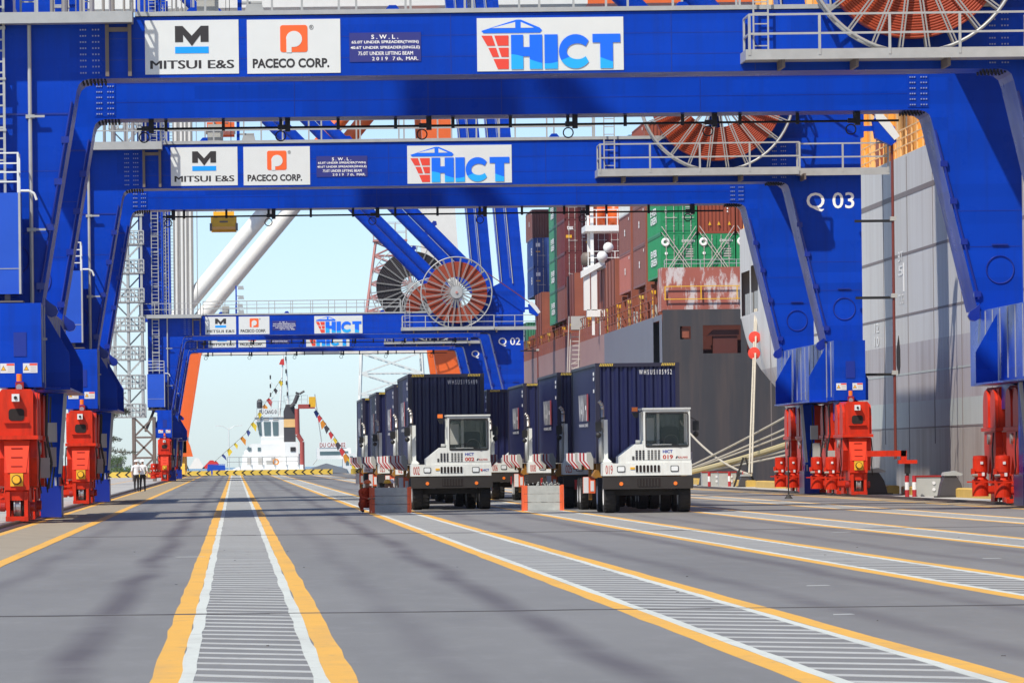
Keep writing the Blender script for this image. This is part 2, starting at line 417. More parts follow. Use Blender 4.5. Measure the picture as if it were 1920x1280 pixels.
def sheet(x0, x1, y0, y1, z, mb=None):
    mb = mb or MB()
    return mb.add([(x0, y0, z), (x1, y0, z), (x1, y1, z), (x0, y1, z)], [(0, 1, 2, 3)])
def wavy(x0, x1, y0, y1, z, amp, step, seed):
    """a painted line with slightly wandering edges"""
    rnd = random.Random(seed); mb = MB(); y = y0; ys = []
    while y < y1: ys.append(y); y += step * (1 + y / 60.0)
    ys.append(y1)
    vs = []
    for q in ys: vs += [(x0 + rnd.uniform(-amp, amp), q, z), (x1 + rnd.uniform(-amp, amp), q, z)]
    n = len(ys); k = 2 * n
    vs += [(v[0], v[1], -0.02) for v in vs]                  # solid film: no gap below the paint
    fs = []
    for i in range(n - 1):
        a, b, c, d = 2 * i, 2 * i + 1, 2 * i + 3, 2 * i + 2
        fs += [(a, b, c, d), (a, d, d + k, a + k), (b, b + k, c + k, c)]
    mb.add(vs, fs)
    return mb
STRIPS = ((-0.635, 0.87), (3.94, 5.53), (8.47, 10.08), (13.03, 14.65), (17.5, 19.15))
hb_me = None
for k, (a, b) in enumerate(STRIPS):
    wy, ww = 0.212, 0.108
    wavy(a, a + wy, 20, QE - 22, 0.002, 0.014, 1.1, k).build('yellow_line', 'paint_yellow', quay)
    wavy(b - wy, b, 20, QE - 22, 0.002, 0.014, 1.1, k + 20).build('yellow_line', 'paint_yellow', quay)
    wavy(a + wy, a + wy + ww, 20, QE - 22, 0.003, 0.012, 0.9, k + 40).build('white_line', 'paint_white', quay)
    wavy(b - wy - ww, b - wy, 20, QE - 22, 0.003, 0.012, 0.9, k + 60).build('white_line', 'paint_white', quay)
    x0, x1 = a + wy + ww - 0.01, b - wy - ww + 0.01; w = x1 - x0
    bar = [(0, 0.0, 0), (w, -0.9, 0), (w, -0.54, 0), (0, 0.36, 0)]
    bar += [(p[0], p[1], -0.02) for p in bar]; BF = [(0, 1, 2, 3), (0, 4, 5, 1), (3, 2, 6, 7)]
    if hb_me is None: hb_me = {}
    near_n = 60
    y = 33.0; cnt = 0; far = MB()
    me = bpy.data.meshes.new('hatch_bar'); me.from_pydata(bar, [], BF); me.materials.append(MATS['paint_hatch'])
    while y < QE - 24:
        if cnt < near_n:
            o = bpy.data.objects.new('hatch_bar', me); COL.objects.link(o); o.location = (x0, y + random.uniform(-0.07, 0.07), 0.0022); o.scale = (1, random.uniform(0.85, 1.12), 1); o.parent = quay
        else:
            far.add([(x0 + p[0], y + p[1], 0.0022 + p[2]) for p in bar], BF)
        cnt += 1; y += 1.3
    tag(far.build('hatching', 'paint_hatch', quay), kind='stuff')
# rail corridors
for x0, x1, ya, yb in ((-3.86, -3.62, 20, QE - 20), (-5.42, -5.2, 20, QE - 20), (22.05, 22.2, 20, QE - 20), (-9.3, -9.15, 20, QE - 20), (-12.5, -12.3, 20, QE - 20)):
    wavy(x0, x1, ya, yb, 0.0065, 0.012, 1.3, int(x0 * 10)).build('yellow_line', 'paint_yellow', quay)
for x0, x1 in ((-5.2, -3.86), (22.2, 24.55)):
    hb = MB(); y = 30
    me = bpy.data.meshes.new('hatch_bar')
    w = x1 - x0
    me.from_pydata([(0, 0, 0), (w, -0.9, 0), (w, -0.35, 0), (0, 0.55, 0), (0, 0, -0.02), (w, -0.9, -0.02)], [], [(0, 1, 2, 3), (0, 4, 5, 1)]); me.materials.append(MATS['hatch_brown'])
    cnt = 0
    while y < QE - 24:
        if cnt < 40:
            o = bpy.data.objects.new('hatch_bar', me); COL.objects.link(o); o.location = (x0, y, 0.008); o.parent = quay
        else: hb.add([(x0, y, 0.008), (x1, y - 0.9, 0.008), (x1, y - 0.35, 0.008), (x0, y + 0.55, 0.008), (x0, y, -0.02), (x1, y - 0.9, -0.02)], [(0, 1, 2, 3), (0, 4, 5, 1)])
        cnt += 1; y += 1.2
    tag(hb.build('hatching', 'hatch_brown', quay), kind='stuff')
sheet(-5.2, -3.86, 20, QE - 20, 0.004).build('corridor_paint', mat('corridor', (0.36, 0.33, 0.27), 0.65, 0.25, 0.8, spec=0.3), quay)
sheet(22.2, 24.55, 20, QE - 20, 0.004).build('corridor_paint', mat('corridor_sea', (0.4, 0.3, 0.18), 0.65, 0.25, 0.8, spec=0.3), quay)
sheet(24.6, 26.55, 20, QE - 1, 0.004).build('concrete_edge', 'concrete_pale', quay)
sheet(-60, -6.3, 20, QE - 1, 0.004).build('concrete_apron', 'concrete_pale', quay)
for x in (-5.77, 23.43):
    MB().prism([(x - 0.3, 0.004), (x + 0.3, 0.004), (x + 0.3, 0.02), (x + 0.06, 0.02), (x + 0.06, 0.09), (x - 0.06, 0.09), (x - 0.06, 0.02), (x - 0.3, 0.02)], 20, QE - 18).build('crane_rail', 'rail_steel', quay)
for y, w in ((61, 0.26), (126, 0.4), (191, 0.5), (256, 0.6), (321, 0.7), (386, 0.8), (451, 0.8), (516, 0.8), (581, 0.8), (646, 0.8)):
    rnd = random.Random(y); vs = []; xs = [-30 + 0.8 * i for i in range(69)]
    for x in xs: vs += [(x, y - w / 2 + rnd.uniform(-0.12, 0.12), 0.005), (x, y + w / 2 + rnd.uniform(-0.12, 0.12), 0.005)]
    n = len(vs); vs += [(v[0], v[1], -0.02) for v in vs]
    MB().add(vs, [f for i in range(len(xs) - 1) for f in ((2 * i, 2 * i + 2, 2 * i + 3, 2 * i + 1), (2 * i, 2 * i + n, 2 * i + 2 + n, 2 * i + 2))]).build('slab_joint', 'joint', quay)
# pale scrapes and dropped scraps on the paving
rs = random.Random(21)
for x, y, l in ((-1.0, 98, 0.5), (2.3, 215, 1.4), (5.9, 58, 0.22), (6.9, 71, 0.3), (12.2, 120, 0.4), (15.9, 170, 1.6), (1.9, 160, 0.6), (-2.4, 262, 1.3), (-2.0, 190, 0.6), (11.2, 88, 0.3)):
    MB().prism([(x, y), (x + l, y + 0.1), (x + l * 0.9, y + 0.3), (x + l * 0.1, y + 0.22)], -0.01, 0.004, 'z').build('scrape_mark', 'paint_hatch', quay)
for i in range(26):
    x, y = rs.uniform(-3, 15), rs.uniform(36, 120); q = rs.uniform(0.012, 0.03)
    MB().prism([(x, y), (x + q, y - 0.03), (x + q * 1.4, y + q), (x + q * 0.3, y + q * 1.2)], -0.01, rs.uniform(0.004, 0.009), 'z').build('grit', 'joint', quay)
# kerb blocks along the seaward edge
for i in range(20):
    y0 = 186 + i * 16
    kb = MB().prism([(26.0, 0.004), (26.5, 0.004), (26.5, 0.3), (26.42, 0.34), (26.08, 0.34), (26.0, 0.3)], y0, y0 + 11).build('quay_kerb', 'kerb_yellow', quay)
# chevron barriers at the quay's end
def chevron_barrier(x0, x1, y, h, label, z=0.0):
    b = thing('chevron_barrier', ((x0 + x1) / 2, y, z), label, 'barrier', 'chevron barriers closing the quay end')
    w = (x1 - x0) / 2
    MB().box(-w, w, 0, 0.35, 0, h).build('barrier_body', 'yellow_pale', b)
    n = max(2, int(2 * w / 0.95)); st = 2 * w / n
    for i in range(n):
        c = -w + (i + 0.5) * st
        MB().prism([(c + 0.2, 0.0), (c + 0.42, 0.0), (c + 0.05, h / 2), (c + 0.42, h), (c + 0.2, h), (c - 0.17, h / 2)], -0.012, -0.004).build('chevron', 'black', b)
chevron_barrier(-2.6, 11.5, 690, 0.6, 'long yellow and black chevron barrier in front of the white tugboat')
chevron_barrier(-6.0, -2.8, 692, 0.55, 'short chevron barrier before the small blue container')
chevron_barrier(13.6, 16.4, 688, 0.62, 'short chevron barrier right of the tugboat, beside the trucks')
chevron_barrier(-14.3, -8.4, 640, 0.6, 'chevron barrier behind the two walking men')
# ---------------------------------------------------------------- ship-to-shore cranes
OFF = (8.8, 7.0, 0.0)
BL, BR = -3.85, 21.1            # portal beam ends
def hict_logo(par, x0, x1, z0, z1, y):
    """white panel with the terminal's logo: crane jib, red sail grid, four blue letters over a wave"""
    W = x1 - x0; H = z1 - z0
    def T(u, v): return (x0 + u * W, z0 + v * H)
    def poly(name, m, pts, d): return MB().prism([T(*p) for p in pts], y - d, y - d + 0.004).build(name, m, par, off=OFF)
    poly('emblem', 'logo_blue', [(0.03, 0.76), (0.045, 0.715), (0.43, 0.715), (0.445, 0.76), (0.43, 0.81), (0.3, 0.965), (0.27, 0.965)], 0.012)
    poly('emblem', 'sign_white', [(0.1, 0.81), (0.262, 0.81), (0.262, 0.92)], 0.018)
    poly('emblem', 'sign_white', [(0.3, 0.81), (0.39, 0.81), (0.3, 0.92)], 0.018)
    for r, (va, vb) in enumerate(((0.48, 0.67), (0.27, 0.44), (0.04, 0.23))):
        for c in range(2):
            def edge(v, k):
                t = (0.67 - v) / 0.63
                l = 0.03 + 0.11 * t ** 0.85; mid = 0.11 + 0.075 * t; rr = 0.215
                return (l, mid - 0.008, mid + 0.008, rr)[k]
            if r == 2 and c == 1: continue
            a, b = (0, 1) if c == 0 else (2, 3)
            if r == 2: b = 3
            poly('emblem', 'logo_red', [(edge(va, a), va), (edge(va, b), va), (edge(vb, b), vb), (edge(vb, a), vb)], 0.012)
    lz0, lz1 = 0.035, 0.68
    def L_(pts): poly('lettering', 'logo_wave', [(u, lz0 + v * (lz1 - lz0)) for u, v in pts], 0.022)
    L_([(0.232, 0), (0.315, 0), (0.315, 0.37), (0.358, 0.37), (0.358, 0), (0.445, 0), (0.445, 1), (0.358, 1), (0.358, 0.64), (0.315, 0.64), (0.315, 1), (0.232, 1)])
    L_([(0.46, 0), (0.55, 0), (0.55, 1), (0.46, 1)])
    cx, rx = 0.672, 0.112
    pts = []
    for i in range(25):
        t = R(38 + 284 * i / 24); pts.append((cx + rx * math.cos(t) * 1.02, 0.5 + 0.5 * math.sin(t)))
    for i in range(25):
        t = R(322 - 284 * i / 24); pts.append((cx + 0.012 + 0.045 * math.cos(t) * 1.6, 0.5 + 0.23 * math.sin(t)))
    L_(pts)
    L_([(0.84, 0), (0.927, 0), (0.927, 0.75), (0.978, 0.75), (0.978, 1), (0.788, 1), (0.788, 0.75), (0.84, 0.75)])
mat('logo_blue', (0.0, 0.14, 0.85), 0.5, 0.04, 2.0)
def wave_material():
    m = bpy.data.materials.new('logo_wave'); m.use_nodes = True
    nt = m.node_tree; n = nt.nodes; L = nt.links; p = n['Principled BSDF']
    tc = n.new('ShaderNodeTexCoord'); sx = n.new('ShaderNodeSeparateXYZ'); L.new(tc.outputs['Object'], sx.inputs[0])
    a = n.new('ShaderNodeMath'); a.operation = 'MULTIPLY_ADD'; a.inputs[1].default_value = 3.1; a.inputs[2].default_value = 5.0; L.new(sx.outputs['X'], a.inputs[0])
    s = n.new('ShaderNodeMath'); s.operation = 'SINE'; L.new(a.outputs[0], s.inputs[0])
    q = n.new('ShaderNodeMath'); q.operation = 'MULTIPLY_ADD'; q.inputs[1].default_value = 0.13; q.inputs[2].default_value = 12.53; L.new(s.outputs[0], q.inputs[0])
    g = n.new('ShaderNodeMath'); g.operation = 'LESS_THAN'; L.new(sx.outputs['Z'], g.inputs[0]); L.new(q.outputs[0], g.inputs[1])
    x = n.new('ShaderNodeMix'); x.data_type = 'RGBA'; x.inputs['A'].default_value = (0.0, 0.14, 0.85, 1); x.inputs['B'].default_value = (0.01, 0.4, 0.9, 1)
    L.new(g.outputs[0], x.inputs['Factor']); L.new(x.outputs['Result'], p.inputs['Base Color']); p.inputs['Roughness'].default_value = 0.5
    MATS['logo_wave'] = m
wave_material()

def rounded(x0, x1, z0, z1, r, n=4):
    pts = []
    for cx, cz, a0 in ((x1 - r, z0 + r, -90), (x1 - r, z1 - r, 0), (x0 + r, z1 - r, 90), (x0 + r, z0 + r, 180)):
        for i in range(n + 1):
            t = R(a0 + 90 * i / n); pts.append((cx + r * math.cos(t), cz + r * math.sin(t)))
    return pts

def bolts(mb, x0, x1, z0, z1, y, rows):
    for r in range(rows):
        z = z0 + (z1 - z0) * (r + 0.5) / rows
        for c in (0.06, 0.18, 0.3, 0.66, 0.8, 0.94):
            x = x0 + (x1 - x0) * c
            mb.box(x - 0.02, x + 0.02, y - 0.03, y, z - 0.02, z + 0.02)
mat('bolt', (0.25, 0.3, 0.5), 0.4, 0.2, 5.0)

def make_reel(root, cx, cy, cz, R_, cable, name='cable_reel', inner=0.44):
    hub = MB()
    hub.lathe([(0.02, -0.28), (0.5, -0.26), (0.52, -0.1), (0.52, 0.5), (0.02, 0.5)], (cx, cy, cz), 'y', 28)
    reel = hub.build(name, 'galv', root, off=OFF)
    MB().lathe([(0.02, -0.36), (0.1, -0.36), (0.1, -0.28)], (cx, cy, cz), 'y', 12).build('axle_cap', 'mast_pink', reel, off=OFF)
    prof = []; ri, ro = R_ * inner, R_ * 0.87; nr = 17
    for i in range(nr):
        a = ri + (ro - ri) * i / nr; b = ri + (ro - ri) * (i + 1) / nr; mm = (a + b) / 2; h = (b - a) * 0.42
        prof += [(a, 0.02), (a + (mm - a) * 0.4, 0.02 - h * 0.8), (mm, 0.02 - h), (b - (b - mm) * 0.4, 0.02 - h * 0.8)]
    prof += [(ro, 0.02), (ro, 0.36), (ri, 0.36), (ri, 0.02)]
    MB().lathe(prof, (cx, cy, cz), 'y', 72).build('cable_coil', cable, reel, smooth=False, off=OFF)
    MB().ring((cx, cy - 0.16, cz), R_, 0.045, 'y', 72, 6).build('rim', 'galv', reel, True, off=OFF)
    MB().ring((cx, cy + 0.45, cz), R_, 0.045, 'y', 72, 6).build('rim', 'galv', reel, True, off=OFF)
    me = None
    for i in range(24):
        t = 2 * math.pi * (i + 0.5) / 24; ct, st = math.cos(t), math.sin(t)
        s = MB()
        for o_ in (-0.042, 0.042):
            s.bar((cx + ct * 0.5 - st * o_, cy - 0.16, cz + st * 0.5 + ct * o_), (cx + ct * R_ - st * o_, cy - 0.16, cz + st * R_ + ct * o_), 0.042, 0.042)
        s.bar((cx + ct * 0.5, cy + 0.45, cz + st * 0.5), (cx + ct * R_, cy + 0.45, cz + st * R_), 0.05)
        s.bar((cx + ct * R_, cy - 0.16, cz + st * R_), (cx + ct * R_, cy + 0.45, cz + st * R_), 0.05)
        s.build('spoke', 'spoke_grey', reel, off=OFF)
    return reel

mat('red_sunlit', (0.66, 0.045, 0.014), 0.42, 0.15, 2.0, spec=0.2)  # brighter copy of the bogie red: sunlight on the sloping plates put into colour
def bogie(root, xc, inn, y0, y1, front):
    """one two-wheel gantry bogie; inn = +1 when the quay lanes lie towards +X"""
    w = 0.45
    b = MB()
    b.prism([(xc - w, 2.35), (xc + w, 2.35), (xc + w, 3.5), (xc + w * 0.85, 3.58), (xc - w * 0.85, 3.58), (xc - w, 3.5)], y0 + 0.25, y1 - 0.25)
    fr = b.build('bogie_frame', 'red', root, off=OFF)
    MB().box(xc - w - 0.13, xc + w + 0.13, y0 + 0.1, y1 - 0.1, 2.24, 2.35).build('flange', 'red', fr, off=OFF)
    # sloping front: wide shoulder narrowing towards the buffer
    lo = MB()
    ym = (y0 + y1) / 2
    lo.prism([(y0 + 0.28, 2.22), (y0 - 0.05, 1.36), (y0 - 0.05, 0.9), (y0 + 0.05, 0.86), (y0 + 0.05, 0.62), (y0 + 0.75, 0.62), (y0 + 0.9, 1.1), (ym - 0.3, 1.25), (ym, 1.9), (ym + 0.3, 1.25), (y1 - 0.9, 1.1), (y1 - 0.75, 0.62), (y1, 0.62), (y1, 1.36), (y1 - 0.28, 2.22)], xc - 0.33, xc + 0.33, 'x')
    lo.build('lower_frame', 'red', fr, off=OFF)
    for s in (-1, 1):
        pl = MB()
        pl.prism([(y0 - 0.02, 0.1), (y0 - 0.02, 0.86), (y0 + 0.9, 0.95), (y1 - 0.9, 0.95), (y1, 0.86), (y1, 0.1), (y1 - 0.9, 0.1), (y1 - 1.0, 0.35), (y0 + 1.0, 0.35), (y0 + 0.9, 0.1)], xc + s * 0.24 - 0.05, xc + s * 0.24 + 0.05, 'x')
        pl.build('wheel_guard', 'red', fr, off=OFF)
    MB().box(xc - 0.3, xc + 0.3, y0 - 0.2, y0 - 0.02, 0.07, 0.2).build('rail_sweep', 'red', fr, off=OFF)
    for s in (-1, 1):
        for ya in (y0 + 0.35, y1 - 1.55):
            cx = [(ya, 2.36), (ya + 1.2, 2.36)] + [(ya + 0.6 + 0.6 * math.cos(R(a)), 3.0 + 0.5 * math.sin(R(a))) for a in range(0, 181, 20)]
            MB().prism(cx, xc + s * 0.5 - 0.045, xc + s * 0.5 + 0.045, 'x').build('cheek_plate', 'red', fr, off=OFF)
    for ya, yb in ((y0 + 0.26, y0 - 0.075), (y1 - 0.26, y1 + 0.03)):
        q = [(xc - 0.35, ya, 2.21), (xc + 0.35, ya, 2.21), (xc + 0.25, yb, 1.36), (xc - 0.25, yb, 1.36)]
        MB().add(q + [(v[0], v[1] + 0.02, v[2]) for v in q], [(0, 1, 2, 3), (7, 6, 5, 4), (0, 4, 5, 1), (1, 5, 6, 2), (2, 6, 7, 3), (3, 7, 4, 0)]).build('front_plate', 'red_sunlit', fr, off=OFF)
    for s in (-1, 1):
        xa, xb = sorted((xc + s * 0.332, xc + s * 0.53))
        MB().prism([(y0 + 0.5, 2.23), (y0 + 0.4, 1.75), (y0 + 0.75, 1.0), (ym - 0.5, 0.95), (ym, 1.5), (ym + 0.5, 0.95), (y1 - 0.75, 1.0), (y1 - 0.4, 1.75), (y1 - 0.5, 2.23)], xa, xb, 'x').build('side_frame', 'red', fr, off=OFF)
        MB().tube((xc + s * 0.33, y0 + 0.42, 0.45), (xc + s * 0.46, y0 + 0.42, 0.45), 0.13, 14).build('axle_cap', 'red_dark', fr, off=OFF)
        MB().tube((xc + s * 0.53, ym, 2.0), (xc + s * 0.6, ym, 2.0), 0.16, 14).build('pivot_pin', 'steel', fr, off=OFF)
        MB().path([(xc + s * 0.56, y0 + 0.7, 2.2), (xc + s * 0.6, y0 + 0.68, 1.7), (xc + s * 0.57, y0 + 0.8, 1.2), (xc + s * 0.62, y0 + 0.9, 0.8)], 0.022, 6).build('hose', 'black', fr, off=OFF)
    gd = MB()
    for i in range(6): gd.box(xc + 0.3, xc + 0.33, y0 + 0.1 + i * 0.13, y0 + 0.17 + i * 0.13, 0.1, 0.7)
    gd.box(xc + 0.3, xc + 0.335, y0 + 0.05, y0 + 0.95, 0.2, 0.26).box(xc + 0.3, xc + 0.335, y0 + 0.05, y0 + 0.95, 0.5, 0.56)
    gd.build('wheel_grating', 'red_dark', fr, off=OFF)
    for yw in (y0 + 0.42, y1 - 0.42):
        MB().lathe([(0.02, -0.1), (0.3, -0.1), (0.36, -0.09), (0.36, -0.06), (0.31, -0.055), (0.31, 0.055), (0.36, 0.06), (0.36, 0.09), (0.3, 0.1), (0.02, 0.1)], (xc, yw, 0.45), 'x', 24).build('wheel', 'steel', fr, off=OFF)
    if front:
        # hollow window in the upper front, steps, yellow buffer
        MB().prism(rounded(xc - 0.21, xc + 0.21, 2.74, 3.06, 0.09), y0 + 0.235, y0 + 0.25).build('access_hole', 'hole', fr, off=OFF)
        MB().box(xc - 0.33, xc + 0.33, y0 + 0.16, y0 + 0.25, 2.68, 2.71).build('ledge', 'red', fr, off=OFF)
        for z, q in ((2.0, 0.19), (1.76, 0.1), (1.52, 0.01)):
            MB().box(xc - 0.15, xc + 0.15, y0 + q - 0.04, y0 + q + 0.05, z, z + 0.02).build('step', 'red_dark', fr, off=OFF)
        bf = MB().box(xc - 0.17, xc + 0.17, y0 - 0.08, y0 - 0.05, 1.0, 1.34).build('buffer_plate', 'yellow', fr, off=OFF)
        MB().lathe([(0.001, -0.22), (0.09, -0.22), (0.105, -0.19), (0.105, 0)], (xc, y0 - 0.08, 1.17), 'y', 20).build('buffer', 'yellow', fr, off=OFF)
        MB().lathe([(0.106, -0.12), (0.13, -0.12), (0.13, -0.02), (0.106, -0.02)], (xc, y0 - 0.08, 1.17), 'y', 20).build('buffer_ring', 'black', fr, off=OFF)
    # drive motor on the lane side
    inn = -1; xm = xc + inn * 0.95; yy = y0 + 0.9
    mt = MB()
    mt.lathe([(0.01, 0.28), (0.25, 0.28), (0.25, 0.78), (0.2, 0.8), (0.17, 0.84), (0.2, 0.9), (0.2, 1.0), (0.225, 1.02), (0.225, 1.42), (0.21, 1.5), (0.01, 1.52)], (xm, yy, 0), 'z', 20)
    m_ = mt.build('drive_motor', 'red', root, off=OFF)
    MB().box(xm - 0.3, xm - 0.2, yy - 0.3, yy - 0.1, 0.95, 1.12).build('terminal_box', 'red', m_, off=OFF)
    MB().tube((xm - 0.28, yy - 0.33, 0.92), (xm - 0.12, yy - 0.33, 0.92), 0.045, 8).build('cable_gland', 'steel', m_, off=OFF)
    MB().box(xm + 0.02, xm + 0.1, yy - 0.262, yy - 0.24, 0.9, 1.0).build('name_plate', 'hazard_white', m_, off=OFF)
    MB().box(xm - 0.02, xm + 0.06, yy - 0.25, yy - 0.22, 1.25, 1.33).build('name_plate', 'hazard_white', m_, off=OFF)
    MB().box(min(xm - inn * 0.1, xc), max(xm - inn * 0.1, xc), yy - 0.12, yy + 0.12, 0.35, 0.6).build('gear_case', 'red', m_, off=OFF)
    MB().bar((xm - 0.45, yy - 0.34, 0.72), (xm + 0.5, yy - 0.34, 0.72), 0.04).build('guard_bar', 'red', m_, off=OFF)

def warning_sticker(root, x0, z0, y, w=0.39, h=0.26):
    st = MB().box(x0, x0 + w, y - 0.008, y, z0, z0 + h).build('warning_sticker', 'sign_white', root, off=OFF)
    MB().box(x0 + w * 0.45, x0 + w * 0.98, y - 0.012, y - 0.009, z0 + h * 0.78, z0 + h * 0.97).build('header', 'logo_red', st, off=OFF)
    MB().prism([(x0 + 0.02, z0 + 0.07), (x0 + 0.16, z0 + 0.07), (x0 + 0.09, z0 + 0.2)], y - 0.013, y - 0.009).build('triangle', 'ink', st, off=OFF)
    MB().prism([(x0 + 0.035, z0 + 0.078), (x0 + 0.145, z0 + 0.078), (x0 + 0.09, z0 + 0.18)], y - 0.017, y - 0.014).build('triangle', 'yellow', st, off=OFF)
    for k in range(3):
        MB().box(x0 + w * 0.52, x0 + w * 0.92, y - 0.012, y - 0.009, z0 + h * (0.18 + 0.2 * k), z0 + h * (0.23 + 0.2 * k)).build('print_line', 'grey_box', st, off=OFF)

mat('riser_grey', (0.3, 0.29, 0.27), 0.5, 0.25, 1.0)
def make_crane(label):
    root = thing('quay_crane', (8.8, 0, 0), label, 'crane', 'blue quay cranes straddling the lanes')
    B = lambda mb, name, m='blue', par=None, smooth=False: mb.build(name, m, par or root, smooth, off=OFF)
    for fy in (0.0, 19.0):
        # legs: wide at the portal corner, narrow at the sill
        B(MB().prism([(-7.15, 5.96), (-5.25, 5.96), (-4.22, 11.8), (-4.16, 11.97), (-4.04, 12.08), (BL, 12.13), (BL, 13.8), (-7.15, 13.8)], fy, fy + 2.8), 'leg')
        B(MB().prism([(24.25, 5.96), (22.85, 5.96), (21.5, 11.8), (21.44, 11.97), (21.3, 12.08), (BR, 12.13), (BR, 13.8), (24.25, 13.8)], fy, fy + 2.8), 'leg')
        pb = B(MB().box(BL, BR, fy, fy + 2.1, 12.13, 13.8), 'portal_beam')
        # splice plates with bolt rows, bolted flanges below
        for x0, x1 in ((BL - 0.32, BL + 0.32), (BR - 0.32, BR + 0.32)):
            B(MB().box(x0, x1, fy - 0.018, fy - 0.002, 12.2, 13.74), 'splice_plate', 'blue', pb)
            bb = MB(); bolts(bb, x0 + 0.04, x1 - 0.04, 12.2, 13.72, fy - 0.018, 9)
            tag(B(bb, 'bolt_rows', 'bolt', pb), kind='stuff')
            fb = MB()
            for i in range(9):
                for j in range(3): fb.box(x0 - 0.1 + i * 0.1, x0 - 0.05 + i * 0.1, fy + 0.3 + j * 0.6, fy + 0.4 + j * 0.6, 12.03, 12.125)
            tag(B(fb, 'flange_bolts', 'black', pb), kind='stuff')
        for x in (1.95, 6.05, 8.3 if fy else 12.1, 14.4): B(MB().box(x, x + 0.022, fy - 0.006, fy - 0.001, 12.15, 13.79), 'weld_seam', 'blue_dark', pb)
        for z in (12.62, 13.2): B(MB().box(BL + 0.35, BR - 0.35, fy - 0.0045, fy - 0.0015, z, z + 0.016), 'weld_seam', 'blue_dark', pb)
        for x0_, x1_, z in ((-7.14, -4.7, 9.6), (-7.14, -5.1, 7.9), (22.25, 24.24, 9.0), (22.6, 24.24, 7.9)): B(MB().box(x0_, x1_, fy - 0.005, fy - 0.001, z, z + 0.02), 'weld_seam', 'blue_dark')
        for x in (-1.0, 4.5, 12.5, 17.5):
            B(MB().prism([(x - 0.22, 13.8), (x + 0.22, 13.8), (x + 0.2, 14.0), (x + 0.1, 14.12), (x - 0.1, 14.12), (x - 0.2, 14.0)], fy + 0.9, fy + 0.98), 'lifting_lug', 'blue', pb)
        # flange joint on the leg and inspection hatches low down
        B(MB().box(-7.17, -4.45, fy - 0.02, fy - 0.003, 11.15, 11.2), 'leg_seam', 'blue_dark')
        for xc in (-6.0, 23.55):
            B(MB().ring((xc, fy - 0.01, 7.2), 0.42, 0.025, 'y', 28, 5), 'manhole', 'blue_dark')
            B(MB().box(xc - 0.25, xc + 0.25, fy - 0.06, fy - 0.02, 7.95, 7.99), 'hand_grip', 'blue_dark')
        # clamps and cable on the inner leg edges
        for s, xa, xb in ((1, -4.36, -5.3), (-1, 21.6, 22.88)):
            cb = MB().tube((xa, fy - 0.06, 11.5), (xb, fy - 0.06, 6.3), 0.035, 6)
            for t in (0.2, 0.42, 0.66, 0.97):
                x = xa + (xb - xa) * t; z = 11.5 - 5.2 * t
                cb.box(x - 0.11, x + 0.11, fy - 0.1, fy + 0.05, z - 0.09, z + 0.09)
            B(cb, 'leg_cable', 'blue_dark')
        # upper structure
        B(MB().box(-7.85, -5.95, fy + 0.2, fy + 2.2, 13.8, 46), 'upper_leg')
        B(MB().prism([(20.2, 13.8), (24.4, 13.8), (24.42, 16.0), (21.95, 46), (20.8, 46), (23.25, 16.7), (21.6, 15.9)], fy + 0.2, fy + 2.2), 'upper_leg')
        B(MB().bar((23.4, fy + 0.12, 16.2), (20.95, fy + 0.12, 45), 0.07), 'conduit', 'galv')
        T0, T1 = Vector((21.1, fy + 1.2, 16.2)), Vector((-4.1, fy + 1.2, 42.2))
        bt = B(MB().tube(T0, T1, 0.47, 28, None, False), 'brace_tube', 'blue', None, True)
        for t in (0.18, 0.5):
            p = T0.lerp(T1, t) + Vector((0.3, 0, 0.32))
            B(MB().prism([(p.x - 0.2, p.z - 0.3), (p.x + 0.3, p.z), (p.x + 0.25, p.z + 0.3), (p.x, p.z + 0.35), (p.x - 0.2, p.z + 0.1)], p.y - 0.06, p.y + 0.06), 'lifting_lug', 'blue_dark', bt)
    for x in (-6.9, 22.4):
        B(MB().box(x - 0.6, x + 0.6, 0.5, 21.0, 44.4, 45.98), 'cross_beam')
        B(MB().box(x - 0.5, x + 0.5, 2.82, 18.98, 13.9, 15.2), 'tie_beam')
    # soffit festoon on the rear portal: cable, hangers, hooded lamps
    cz = 11.86; ca = MB().tube((-2.9, 19.9, cz), (20.6, 19.9, cz), 0.04, 6); x = -2.0
    while x < 20.4:
        ca.box(x - 0.05, x + 0.05, 19.86, 19.94, cz - 0.08, 12.125); x += 1.77
    B(ca, 'festoon_cable', 'black')
    for x in (-2.45, 1.75, 6.1, 10.6, 14.9, 19.3):
        lm = MB().box(x - 0.08, x + 0.08, 19.6, 19.84, 11.72, 12.125).box(x - 0.3, x + 0.02, 19.62, 19.8, cz - 0.07, cz + 0.07)
        l_ = B(lm, 'soffit_lamp', 'black')
        B(MB().ring((x - 0.22, 19.55, 11.58), 0.15, 0.022, 'y', 20, 5), 'lamp_guard', 'black', l_)
    # walkway on top of the portal beam
    wk = B(MB().box(-2.6, 20.9, -0.06, 1.1, 13.82, 13.94), 'walkway', 'galv')
    B(MB().railing((-2.5, 0.0, 13.94), (14.0, 0.0, 13.94), 1.05, 1.9, (0.4, 0.75, 1.05), 0.06), 'railing', 'galv', wk)
    B(MB().railing((-2.5, 1.05, 13.94), (14.0, 1.05, 13.94), 1.05, 1.5, (0.5, 1.05), 0.06), 'railing', 'galv', wk)
    B(MB().box(-0.9, -0.3, 0.4, 0.8, 13.95, 14.6), 'junction_box', 'grey_box', wk)
    fp = B(MB().box(0.22, 0.34, 1.2, 1.32, 13.8, 16.3), 'floodlight_post', 'blue')
    for z in (14.1, 15.3, 16.1):
        B(MB().box(0.34, 0.9, 1.1, 1.4, z + 0.12, z + 0.18).prism([(0.42, z - 0.12), (0.95, z - 0.12), (0.9, z + 0.1), (0.47, z + 0.1)], 0.95, 1.45), 'floodlight', 'galv', fp)
